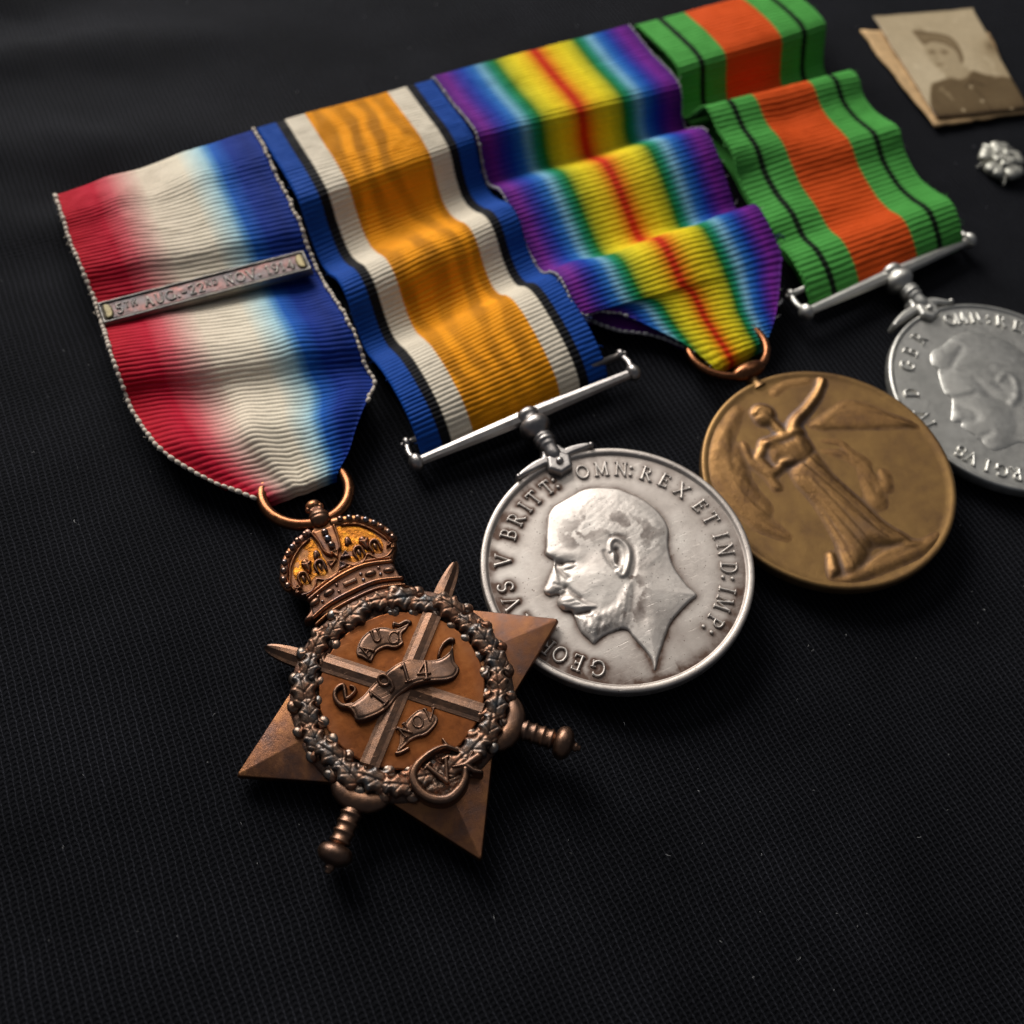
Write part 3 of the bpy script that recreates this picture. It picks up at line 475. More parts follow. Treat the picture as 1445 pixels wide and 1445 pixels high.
# dark jersey cloth: knitted columns run along the medals' axis
def cloth_mat():
    t = NT('dark_jersey')
    rot = math.atan2(.5554, .8311)
    warp = t.n('VectorMath', {0: t.n('TexNoise', {'Vector': t.mm, 'Scale': .03, 'Detail': 3.0}).outputs['Color'], 1: (3., 3., 0.)}, operation='MULTIPLY').outputs[0]
    jit = t.n('VectorMath', {0: t.n('TexNoise', {'Vector': t.mm, 'Scale': .9, 'Detail': 2.0}).outputs['Color'], 1: (.34, .34, 0.)}, operation='MULTIPLY').outputs[0]
    vv = t.n('VectorMath', {0: t.n('VectorMath', {0: t.mm, 1: warp}, operation='ADD').outputs[0], 1: jit}, operation='ADD').outputs[0]
    mp = t.n('Mapping', {0: vv, 'Rotation': (0, 0, -rot)}); sp = t.n('SeparateXYZ', {0: mp.outputs[0]})
    x = t.math('MULTIPLY', sp.outputs[0], 1/.82); y = t.math('MULTIPLY', sp.outputs[1], 1/.62)
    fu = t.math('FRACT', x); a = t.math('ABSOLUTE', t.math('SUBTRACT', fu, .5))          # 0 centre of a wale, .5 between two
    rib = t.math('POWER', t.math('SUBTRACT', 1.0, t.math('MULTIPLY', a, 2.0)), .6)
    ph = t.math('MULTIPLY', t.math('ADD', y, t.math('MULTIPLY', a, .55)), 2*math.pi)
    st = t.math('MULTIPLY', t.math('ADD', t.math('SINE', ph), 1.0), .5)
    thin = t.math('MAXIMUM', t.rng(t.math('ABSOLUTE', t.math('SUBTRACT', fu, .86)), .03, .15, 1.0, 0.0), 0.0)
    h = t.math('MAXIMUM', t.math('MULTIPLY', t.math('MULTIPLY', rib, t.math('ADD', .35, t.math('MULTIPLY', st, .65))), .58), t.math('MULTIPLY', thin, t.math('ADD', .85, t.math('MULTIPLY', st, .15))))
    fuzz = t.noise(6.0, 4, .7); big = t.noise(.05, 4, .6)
    k = t.math('MULTIPLY', t.math('MULTIPLY', t.rng(fuzz, .3, .75, .5, 1.7), t.rng(big, .3, .7, .7, 1.4)), t.math('ADD', .38, t.math('MULTIPLY', thin, t.math('ADD', 1.0, t.math('MULTIPLY', st, 1.1)))))   # pale lines and dark gaps put the shade between knit columns into the colour
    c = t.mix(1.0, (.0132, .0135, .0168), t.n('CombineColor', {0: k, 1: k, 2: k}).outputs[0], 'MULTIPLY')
    n1 = t.bump(h, .34, .9); n2 = t.bump(fuzz, .16, .7, n1); t.p.inputs['Specular Tint'].default_value = (.80, .87, 1.0, 1)
    return t.out(base=c, rough=.8, spec=.06, normal=n2, sheen=.03, sheen_rough=.4, sheen_tint=(.85, .9, 1.))
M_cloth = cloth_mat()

# ---------------------------------------------------------------- the dark cloth
def cloth():
    xs = np.arange(-230, 231, 1.25); ys = np.arange(-90, 371, 1.25); X, Y = np.meshgrid(xs, ys)
    c, s = .5554, .8311
    a = X*s + Y*c; b = -X*c + Y*s                     # a across, b along the knitted columns
    Z = -1.1 + 1.5*fbm(X+300, Y+300, 46., 3, 3)*smooth((b-60)/90) + .9*fbm(a*.35+500, b*1.6+300, 30., 3, 9)
    Z = Z - np.maximum(Z, 0) - .05
    far = smooth((b-100)/40)*smooth((60-a)/60)
    Z += 2.3*far*(.9*np.exp(-((b-152+.22*a)/7.)**2) + 1.0*np.exp(-((b-176+.12*a)/6.)**2) + .8*np.exp(-((b-196-.1*a)/6.)**2) + .7*np.exp(-((b-134+.45*a)/6.)**2) + 1.2*(fbm(X*.7+500, Y+300, 16., 3, 19)-.5))
    V = np.stack([X, Y, Z], -1).reshape(-1, 3)
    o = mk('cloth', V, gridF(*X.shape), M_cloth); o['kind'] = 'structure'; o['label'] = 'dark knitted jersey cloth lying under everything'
cloth()
def lint():
    parts = []
    R0 = np.random.default_rng(77); pts = TR['lint'] + [[R0.uniform(-100, 80), R0.uniform(10, 210), 0] for _ in range(170)]
    for i, p in enumerate(pts):
        r = np.random.default_rng(i); n = 7; a = r.uniform(0, 6.28); L = r.uniform(.15, .7) if i < 24 else r.uniform(.08, .28)
        t = np.linspace(0, 1, n); bend = r.uniform(-1.2, 1.2)
        q = np.c_[p[0] + L*t*np.cos(a+bend*t), p[1] + L*t*np.sin(a+bend*t), .02 + .25*np.sin(np.pi*t)]
        parts.append(tube(q, r.uniform(.014, .028), 5))
    o = mk('lint', *join(parts), M_lint); tag(o, 'pale lint fibres scattered on the dark cloth', kind='stuff')
lint()

# ---------------------------------------------------------------- ribbons
def ribbon_surface(st, ncol, per, pitch, amp, bumps=(), rib=True):
    st = np.array(st); L = spline(st[:, :3], 14); R = spline(st[:, 3:], 14); mid = (L+R)/2
    s = np.r_[0, np.cumsum(np.linalg.norm(np.diff(mid, axis=0), axis=1))]; n = int(s[-1]/pitch*per)
    v = np.linspace(0, s[-1], n); f = lambda A: np.stack([np.interp(v, s, A[:, k]) for k in range(3)], -1)
    L, R = f(L), f(R)
    for A in (L, R):                                  # soften the interpolation
        for _ in range(2): A[1:-1] = .25*A[:-2]+.5*A[1:-1]+.25*A[2:]
    u = np.linspace(0, 1, ncol)
    Pm = L[:, None]*(1-u)[None, :, None] + R[:, None]*u[None, :, None]
    V_, U_ = np.meshgrid(v, u, indexing='ij')
    for u0, v0, ru, rv, am in bumps: Pm[..., 2] += am*np.exp(-((U_-u0)/ru)**2-((V_-v0)/rv)**2)
    du = np.gradient(Pm, axis=1); dv = np.gradient(Pm, axis=0); N = np.cross(dv, du); N /= np.linalg.norm(N, axis=-1, keepdims=True)+1e-12
    if N[..., 2].mean() < 0: N = -N
    if rib:
        wv = V_ + .16*(vnoise(U_*24, V_*1.1, 1.0, 5)-.5) + .25*(vnoise(U_*5, V_*.25, 1., 6)-.5)
        k = np.abs(np.sin(np.pi*wv/pitch)); Pm = Pm + N*(amp*(k**.75)*(.7+.6*vnoise(U_*22, V_/pitch*.9, 1., 8)))[..., None]
    return Pm, N, U_, V_
def ribbon(name, label, st, mat, pitch, amp, bumps, v_shift=0., tuck=()):
    st = [list(map(float, r)) for r in st]
    d = np.array(st[0][:3]) - np.array(st[1][:3]); d /= np.linalg.norm(d[:2])
    wrap = []
    for k, z in ((1.3, .6), (1.15, .45), (.55, .12)):
        r = list(st[0]); r[0] += d[0]*k*.8; r[1] += d[1]*k*.8; r[3] += d[0]*k*.8; r[4] += d[1]*k*.8
        if k > 1.2: r[2] = r[5] = .9
        elif k > 1: r[2] *= .6; r[5] *= .6
        else: r[2] -= .35; r[5] -= .35
        wrap.append(r)
    e = np.array(st[-1]) + .15*(np.array(st[-1]) - np.array(st[-2])); e[2] = min(.5, st[-1][2]*.4); e[5] = min(.5, st[-1][5]*.4)
    full = wrap + st + [list(e)]
    Pm, N, U, V = ribbon_surface(full, 56, 7, pitch, amp, bumps)
    base = np.array([Pm[..., 0].mean(), Pm[..., 1].mean(), 0])
    T = thing(name, label, 'ribbon', Matrix.Translation(Vector(base*S)), 'medal ribbons sewn side by side')
    top = Pm - base; bot = top - N*.34; bot[..., 2] = np.maximum(bot[..., 2], .06)
    r, c = U.shape; F = gridF(r, c); F2 = F[:, ::-1] + r*c
    e = np.arange(r-1); fl = np.stack([e*c, (e+1)*c, (e+1)*c+r*c, e*c+r*c], -1); fr = np.stack([e*c+c-1, e*c+c-1+r*c, (e+1)*c+c-1+r*c, (e+1)*c+c-1], -1)
    # where the end is gathered its edges are tucked under: the front then shows only the stripes between uL and uR
    uL = np.interp(V, [V.max()*0] + [V.max()-a for a, _, _ in tuck], [0.] + [b for _, b, _ in tuck]) if tuck else 0*V
    uR = np.interp(V, [V.max()*0] + [V.max()-a for a, _, _ in tuck], [1.] + [c_ for _, _, c_ in tuck]) if tuck else 0*V+1
    uv = np.stack([uL+(uR-uL)*U, V+v_shift], -1).reshape(-1, 2)
    mk('ribbon_front', np.concatenate([top.reshape(-1, 3), bot.reshape(-1, 3)]), np.concatenate([F, F2, fl[:, ::-1], fr[:, ::-1]]), mat, T, uv=np.concatenate([uv, uv]))
    b = [[*(np.array(q[:3])*[1, 1, 0] + [0, 0, max(.2, q[2]*.3-.3)]), *(np.array(q[3:])*[1, 1, 0] + [0, 0, max(.2, q[5]*.3-.3)])] for q in st[:-1]]
    b = [[*(np.array(q[:3])*.955+np.array(q[3:])*.045), *(np.array(q[3:])*.955+np.array(q[:3])*.045)] for q in b]
    Pb, Nb, Ub, Vb = ribbon_surface(b, 16, 2, pitch, 0, (), False)
    mk('back_fold', (Pb-base).reshape(-1, 3), gridF(*Ub.shape), mat, T, uv=np.stack([Ub, Vb+80], -1).reshape(-1, 2))
    return T, base, Pm, N, V
def stitching(T, base, line, N, mat, pitch, r0, name='edge_stitching', jitter=.06, skip=()):
    s = np.r_[0, np.cumsum(np.linalg.norm(np.diff(line, axis=0), axis=1))]; parts = []
    for i, v in enumerate(np.arange(.3, s[-1]-.3, pitch)):
        f = v/s[-1]
        if any(a < f < b for a, b in skip): continue
        p = np.array([np.interp(v, s, line[:, k]) for k in range(3)]); q = np.array([np.interp(v+pitch*.9, s, line[:, k]) for k in range(3)])
        n = np.array([np.interp(v, s, N[:, k]) for k in range(3)]); off = rng.uniform(-jitter, jitter, 3); r = r0*rng.uniform(.75, 1.2)
        m = (p+q)/2 + n*r*.7 + off; a = p + off*.5; b = q + off*.5
        parts.append(tube(spline([a, m, b], 3) - base, [.5*r, .8*r, r, r, r, .8*r, .5*r], 6))
    if parts:
        o = mk(name, *join(parts), mat, T); o['kind'] = 'stuff'
def tuft(T, base, p, mat, n=9, L=1.6):
    parts = []
    for k in range(n):
        a = rng.uniform(0, 6.28); b = rng.uniform(-1, 1); t = np.linspace(0, 1, 6); l = L*rng.uniform(.5, 1.)
        q = np.c_[p[0]+rng.normal(0, .25)+l*t*np.cos(a+b*t)*.6, p[1]+rng.normal(0, .25)+l*t*np.sin(a+b*t)*.6, p[2]+.1+.7*np.sin(np.pi*t*.9)*rng.uniform(.3, 1)]
        parts.append(tube(q-base, .09, 5))
    o = mk('thread_knot', *join(parts), mat, T)

tri, tb, tP, tN, tV = ribbon('medal_ribbon', 'red, cream and blue shaded ribbon with the dated bar, farthest left', TR['rb_tri'], M_tri, .77, .165,
    [(.42, 9, .12, 5, -.8), (.66, 15, .09, 9, .6), (.27, 16, .09, 16, .55), (.55, 20, .2, 5, -.4), (.52, 42, .22, 5, -.8), (.87, 39, .09, 5, -.9), (.75, 48, .09, 5, .8), (.30, 55, .10, 6, -.6), (.44, 61, .06, 8, .9), (.70, 60, .07, 6, -.6), (.12, 58, .09, 8, .6), (.9, 57, .07, 6, .6), (.58, 64, .05, 6, -.5)], tuck=((20., 0, 1.), (12., .0, .97), (6., .06, .88), (1.5, .12, .80)))
stitching(tri, tb, tP[:, 0], tN[:, 0], M_thread, 1.05, .33)
stitching(tri, tb, tP[:, -1]+tN[:, -1]*.1, tN[:, -1], M_thread, 1.05, .30, jitter=.16, skip=((.0, .04), (.82, 1.)))
bwm, bb, bP, bN, bV = ribbon('medal_ribbon', 'orange watered silk ribbon with cream, black and blue edges', TR['rb_bwm'], M_bwm, .77, .175,
    [(.3, 8, .2, 8, .3), (.62, 14, .16, 5, .4), (.3, 31, .15, 5, .4), (.75, 39, .13, 5, -.4), (.5, 46, .16, 4, .5), (.35, 58, .12, 5, -.4), (.7, 62, .12, 6, .4)])
rain, rb, rP, rN, rV = ribbon('medal_ribbon', 'rainbow striped ribbon with a puckered purple edge and pointed end', TR['rb_rain'], M_rain, .92, .19,
    [(.2, 30, .12, 6, .3), (.8, 34, .12, 5, .4), (.45, 38, .13, 5, -.5), (.10, 58, .08, 4, .9), (.3, 60, .08, 6, -.5), (.6, 66, .08, 8, .5), (.42, 12, .1, 7, .3), (.7, 56, .08, 5, -.4)], tuck=((17., 0, 1.), (13.5, .03, 1.), (9., .16, .96), (5., .28, .88), (1.5, .36, .78)))
stitching(rain, rb, rP[:, 0], rN[:, 0], M_pthread, .95, .24, jitter=.08, skip=((.82, 1.),))
stitching(rain, rb, rP[:, -1], rN[:, -1], M_pthread, .95, .14, jitter=.08, skip=((.45, 1.),))
def folded_corner():
    q = np.array(TR['rain_back']); A = spline(q[0::2], 10); B = spline(q[1::2], 10); u = np.linspace(0, 1, 14)
    Pm = A[:, None]*(1-u)[None, :, None] + B[:, None]*u[None, :, None]
    s = np.r_[0, np.cumsum(np.linalg.norm(np.diff(B, axis=0), axis=1))]
    Vv, Uu = np.meshgrid(s, u, indexing='ij'); Pm[..., 2] += .1*np.abs(np.sin(np.pi*Vv/.92))
    mk('folded_corner', (Pm-rb).reshape(-1, 3), gridF(*Uu.shape), M_rain, rain, uv=np.stack([.13*(1-Uu), Vv+90], -1).reshape(-1, 2))
    n = np.tile((0, 0, 1.), (len(B), 1))
    stitching(rain, rb, B, n, M_pthread, 1.0, .3, name='corner_stitching', jitter=.05)
folded_corner()
green, gb, gP, gN, gV = ribbon('medal_ribbon', 'green ribbon with orange centre and two thin black lines', TR['rb_green'], M_green, 1.0, .19,
    [(.7, 26, .13, 5, -.4), (.45, 44, .13, 5, -.6), (.35, 52, .13, 6, .5), (.6, 66, .15, 5, -.5), (.2, 60, .1, 5, .4), (.5, 10, .2, 6, .3)])
stitching(green, gb, gP[:, 0], gN[:, 0], M_green, 1.0, .17, name='edge_loops', jitter=.04)
for i, (T, base, mat) in enumerate(((rain, rb, M_bthread), (rain, rb, M_bthread), (rain, rb, M_bthread), (green, gb, M_bthread))):
    p = np.array(TR['knots'][i]); tuft(T, base, p, mat)

def fray(T, base, line, out, mat, n, seed):
    r = np.random.default_rng(seed); parts = []
    for _ in range(n):
        i = r.integers(4, len(line)-8); p = line[i] - base; o = out[i]/np.linalg.norm(out[i]); L = r.uniform(.35, 1.1); t = np.linspace(0, 1, 6); tg = line[min(i+6, len(line)-1)]-line[i-4]; tg /= np.linalg.norm(tg)
        b = r.uniform(-.8, .8); q = p + o*(L*t*(1-.3*t))[:, None] + tg*(b*L*t*t)[:, None] + np.array((0, 0, 1.))*(r.uniform(-.3, .45)*L*t)[:, None]
        parts.append(tube(q, np.linspace(.055, .025, 6), 5))
    o = mk('loose_fibres', *join(parts), mat, T); o['kind'] = 'stuff'
M_gthread = plain('green_thread', (.07, .27, .06), .8, .15); M_b2thread = plain('bright_blue_thread', (.012, .06, .28), .8, .15)
fray(tri, tb, tP[:, 0], tP[:, 0]-tP[:, 1], M_thread, 26, 1); fray(bwm, bb, bP[:, -1], bP[:, -1]-bP[:, -2], M_b2thread, 22, 2); fray(bwm, bb, bP[:, 0], bP[:, 0]-bP[:, 1], M_b2thread, 14, 3)
fray(rain, rb, rP[:, 0], rP[:, 0]-rP[:, 1], M_pthread, 26, 4); fray(rain, rb, rP[:, -1], rP[:, -1]-rP[:, -2], M_pthread, 26, 5); fray(green, gb, gP[:, 0], gP[:, 0]-gP[:, 1], M_gthread, 40, 6); fray(green, gb, gP[:, -1], gP[:, -1]-gP[:, -2], M_gthread, 22, 7)

# the dated bar sewn across the red, cream and blue ribbon
def clasp():
    c = np.array(TR['clasp']); o = c.mean(0); x = (c[1]+c[2]-c[0]-c[3]); x /= np.linalg.norm(x); y = (c[0]+c[1]-c[2]-c[3]); y -= x*(x@y); y /= np.linalg.norm(y); n = np.cross(x, y)
    W = np.linalg.norm(c[1]-c[0])/2; H = np.linalg.norm(c[0]-c[3])/2
    o = o - np.array([0, 0, .3])
    M = Matrix(((x[0], y[0], n[0], 0), (x[1], y[1], n[1], 0), (x[2], y[2], n[2], 0), (0, 0, 0, 1))); M.translation = Vector((o-tb)*S)
    box = np.array([[-W, -H], [W, -H], [W, H], [-W, H]])
    def prof(d, X, Y): return .75*np.sqrt(np.clip(1-(1-np.clip(d/.3, 0, 1))**2, 0, 1)) - .28*smooth((d-.42)/.2) + .12*(fbm(X+40, Y+40, 1.1, 3, 4)-.5)
    V, F, a = relief(poly_sdf(box), .12, prof, 0, -.5, cav=(5, .25))
    b = mk('date_bar', V, F, M_clasp_rim, tri, attrs={'tar': a*.6}); b.matrix_local = M; b['label'] = 'narrow tarnished bar with raised date lettering'
    h2 = H-.62; w2 = W-.9
    V, F, a = relief(poly_sdf([[-w2, -h2], [w2, -h2], [w2, h2], [-w2, h2]]), .12, lambda d, X, Y: .03+.1*(fbm(X+80, Y+40, .9, 3, 5)-.5)*smooth(d/.3), .50, -.1, cav=(4, .08))
    mk('date_panel', V, F, M_clasp, b, attrs={'tar': a*.7})
    for sgn in (-1, 1):
        ps = spline([(sgn*(W-1.7), -h2*.8), (sgn*(W-.75), -h2*.9), (sgn*(W-.6), 0), (sgn*(W-.75), h2*.9), (sgn*(W-1.7), h2*.8), (sgn*(W-2.0), 0)], 6, True)
        V, F, a = relief(poly_sdf(ps), .1, dome(.38, .4), .42, -.1); mk('end_pad', V, F, M_brass, b, attrs={'tar': a})
    txt = [('5', 1.0), ('T', .6), ('H', .6), (' ', 1), ('A', 1), ('U', 1), ('G', 1), ('.', 1), ('-', 1), ('2', 1), ('2', 1), ('N', .6), ('D', .6), (' ', 1), ('N', 1), ('O', 1), ('V', 1), ('.', 1), (' ', 1), ('1', 1), ('9', 1), ('1', 1), ('4', 1)]
    hh = 1.75; adv = [(G[ch][0]*hh*k + .34 if ch != ' ' else .7) for ch, k in txt]; tot = sum(adv); sx = (2*w2-2.6)/tot; x0 = -tot*sx/2
    for (ch, k), ad in zip(txt, adv):
        if ch != ' ':
            st = glyph(ch, hh*k, x0+ad*sx/2, (hh*(1-k))/2, 0, .17 if k == 1 else .12, sx)
            V, F, a = relief(stroke_sdf(st), .07, dome(.19, .17), .52, -.1, cav=(3, .1)); mk('letter', V, F, M_clasp_rim, b, attrs={'tar': a*.4})
        x0 += ad*sx
clasp()

# ---------------------------------------------------------------- round medals
def rim_profile(R, rimw, field, thick, lip=.22):
    """closed lathe: outer edge, rounded rim, down to the field inside"""
    p = [(-thick, 0.01), (-thick, R-.35), (-thick+.12, R-.1), (-thick+.35, R), (-.35, R), (-.14, R-.06), (-.03, R-.2), (0, R-.42), (-.02, R-rimw+.25), (-.1, R-rimw+.08), (field+.02, R-rimw-.03), (field-.02, R-rimw-.25)]
    return p
def lay_letters(items, size, r, rot_off=0, rad=None, lift=0.):
    out = []
    for ch, ang, R in items:
        R = rad or R; a = math.radians(ang)
        out.append((ch, glyph(ch, size, R*math.sin(a), R*math.cos(a), a, r)))
    return out
def gauss_line(X, Y, P, w, k=3):
    return np.exp(-(line_d(X, Y, spline(P, k) if len(P) > 2 else P)/w)**2)

# ---- silver medal ---------------------------------------------------------
Msil = mat4(TR['F_silver'])
sil = thing('silver_medal', 'round silver medal with a bearded bareheaded profile, hung below the orange ribbon', 'medal', Msil, 'medals')
V, F = lathe(rim_profile(18., .95, -.42, 1.9), 180, axis=(0, 0, 1)); mk('rim', V, F, M_silver, sil, attrs={'tar': np.where((V[:, 2] < -.2), .35, 0.)*(np.hypot(V[:, 0], V[:, 1]) < 17.4)})
items = [list(i) for i in TR['silver_letters']]
for i in items: i[2] = 14.65 + .45*smooth((-i[1]-20)/60)
items += [['R', -115.6, 15.1], ['G', -106.2, 15.1], ['I', -97.6, 15.1]]
items = [i for i in items if not (i[0] == 'I' and abs(i[1]+117) < .2)]
sil_letters = lay_letters(items, 2.05, .185)
head_out = spline(TR['head'], 4, True); head_sdf = poly_sdf(head_out)
def silver_field():
    V, F, _ = relief(stroke_sdf([([(0, 0), (0, 1e-4)], 16.95)]), .13, lambda d, X, Y: -.10*smooth(d/14.) + 0*X, -.43, 0, box=(-17, -17, 17, 17))
    X, Y = V[:, 0], V[:, 1]; t = np.zeros(len(V))
    for ch, st in sil_letters:
        f = stroke_sdf(st); b = f.box; m = (X > b[0]-1.6) & (X < b[2]+1.6) & (Y > b[1]-1.6) & (Y < b[3]+1.6)
        d = np.maximum(-f(X[m], Y[m]), 0); t[m] = np.maximum(t[m], np.exp(-(d/.5)**1.3))
    ang = np.degrees(np.arctan2(X, Y)); r = np.hypot(X, Y)
    wl = np.where((ang < 0) & (ang > -175), 1.25, .5); wl = wl*(.75+.5*fbm(X+90, Y+90, 4., 3, 3))
    hd = np.maximum(-head_sdf(X, Y), 0)
    t2 = np.exp(-(hd/.55)**1.2)*np.where(Y < -2, 1.0, .8)*(.55+.9*fbm(X+60, Y+30, 2.2, 4, 8))
    edge = smooth((r-15.6)/1.2)*(.25+.6*fbm(X+20, Y+60, 3., 3, 6))*np.where(ang < 0, 1.0, .6)
    low = smooth((r-15.0)/1.0)*smooth((ang-95)/25)*.55*(.3+1.0*fbm(X+44, Y+11, 3.5, 4, 29)) + smooth((-Y-9)/5)*smooth((-X+9)/8)*.7*fbm(X+10, Y+10, 2.0, 5, 2)*(hd > 0)
    sp = 0
    tar = np.clip(.95*np.maximum(t*wl, t2*.9) + edge + low + sp, 0, 1)
    mk('field', V, F, M_silver, sil, attrs={'tar': tar})
silver_field()
for ch, st in sil_letters:
    V, F, a = relief(stroke_sdf(st), .055, dome(.34, .17), -.47, -.08); mk('letter', V, F, M_silver_head, sil, attrs={'tar': (V[:, 2] < -.4)*.8})
def portrait():
    f = lambda n: TR['h_'+n]
    def prof(d, X, Y):
        h = .26*np.sqrt(np.clip(1-(1-np.clip(d/.3, 0, 1))**2, 0, 1)) + .42*(1-np.exp(-(d/2.0)**1.1)) + .22*(1-np.exp(-(d/6.)**2))
        g = lambda n, w: gauss_line(X, Y, f(n), w)
        blob = lambda x, y, rx, ry, a=0: np.exp(-(((X-x)*math.cos(a)+(Y-y)*math.sin(a))/rx)**2-((-(X-x)*math.sin(a)+(Y-y)*math.cos(a))/ry)**2)
        pil = lambda n, w: smooth(poly_sdf(spline(f(n), 3, True))(X, Y)/w)
        k = smooth(d/.3)
        e = .12*g('brow', .8) - .30*g('browshadow', .38) - .14*blob(-6.4, 2.4, 1.5, .9, -.5) + .20*blob(-6.0, 2.05, .75, .42, -.5) - .17*g('lid', .16) - .08*gauss_line(X, Y, [(-6.7, 1.75), (-5.9, 1.6), (-5.3, 1.7)], .16) - .22*g('noseside', .36)
        e += .20*pil('nosep', .7) - .12*gauss_line(X, Y, [(-8.9, .55), (-8.2, -.15), (-7.9, -.55)], .22)
        e -= .14*gauss_line(X, Y, [(-9.7, -1.35), (-8.9, -1.2), (-8.2, -1.0)], .22)
        mo = pil('moustp', .75); st1 = np.sin((X*1.0+Y*2.4)*4.2 + 5*fbm(X+30, Y+30, 1.5, 3, 2))
        e += .36*mo + .016*st1*mo - .16*g('nasolabial', .34)
        e -= .20*gauss_line(X, Y, [(-8.9, -4.1), (-7.8, -4.55), (-6.7, -4.85)], .24)
        br = pil('beardp', 1.2); st2 = np.sin((X*2.0-Y*1.3)*3.4+7*fbm(X+70, Y+70, 1.4, 4, 7))
        e += .17*br + .018*st2*br + .09*(fbm(X+15, Y+65, .8, 4, 17)-.5)*br + .14*blob(-7.5, -6.6, .9, 1.5, .35) - .10*g('beard2', .45) - .08*g('jaw', .7)
        e += .10*blob(-4.6, -1.2, 2.2, 2.0) - .10*blob(-3.4, 2.6, 1.6, 1.6) + .08*blob(-6.8, 6.2, 1.3, 2.2, .5)
        he = stroke_sdf([(spline(f('helix'), 5), np.r_[np.linspace(.34, .46, 20), np.linspace(.46, .40, 26)])])(X, Y); e += .24*np.clip(he/.42, 0, 1)**.7
        e -= .34*g('concha', .42); e += .18*g('tragus', .28) + .22*blob(-.1, -1.3, .5, .7, .4) - .12*gauss_line(X, Y, [(-.95, 1.9), (-1.1, .6), (-.9, -.8)], .3) - .09*gauss_line(X, Y, [(.9, 3.6), (2.3, 2.9), (2.8, 1.3), (2.4, -.4), (1.3, -2.2), (.2, -3.)], .3)
        hr = pil('hairp', 1.3); st3 = np.sin((Y*2.6-X*1.0)*3.0+9*fbm(X+30, Y+10, 2.4, 4, 21))
        e += (.06 + .0045*st3 + .06*(fbm(X+110, Y+20, 1.0, 4, 22)-.5))*hr
        e += .06*gauss_line(X, Y, [(2.2, -3.6), (1.2, -7.), (-.6, -11.)], 1.0) - .07*gauss_line(X, Y, [(.4, -4.4), (-.4, -8.5)], .7)
        e += .05*(fbm(X+50, Y+80, 3.2, 3, 31)-.5) + .016*(fbm(X+52, Y+83, .5, 3, 32)-.5)
        return blur(h + e*k, 1)*(d > 0)
    V, F, a = relief(head_sdf, .07, prof, -.46, -.1, cav=(6, .20))
    X, Y = V[:, 0], V[:, 1]
    patch = smooth((fbm(X+33, Y+51, 1.5, 5, 41)-.50)/.12)*np.exp(-(line_d(X, Y, [(-3, 5.5), (.5, 6.5), (3.5, 4.5), (5.6, 1.8)])/2.6)**2)*.62
    patch2 = smooth((fbm(X+13, Y+91, 1.3, 5, 42)-.48)/.12)*np.exp(-(line_d(X, Y, [(.9, -2.6), (.6, -5.2), (-.9, -7.6), (-4, -8.3)])/1.1)**2)*.7
    mk('portrait', V, F, M_silver_head, sil, attrs={'tar': np.clip(a*1.15+patch+patch2 + .5*smooth((fbm(X+5, Y+25, .7, 4, 55)-.56)/.12)*smooth(poly_sdf(spline(TR['h_beardp'], 3, True))(X, Y)/.8), 0, .92)})
portrait()

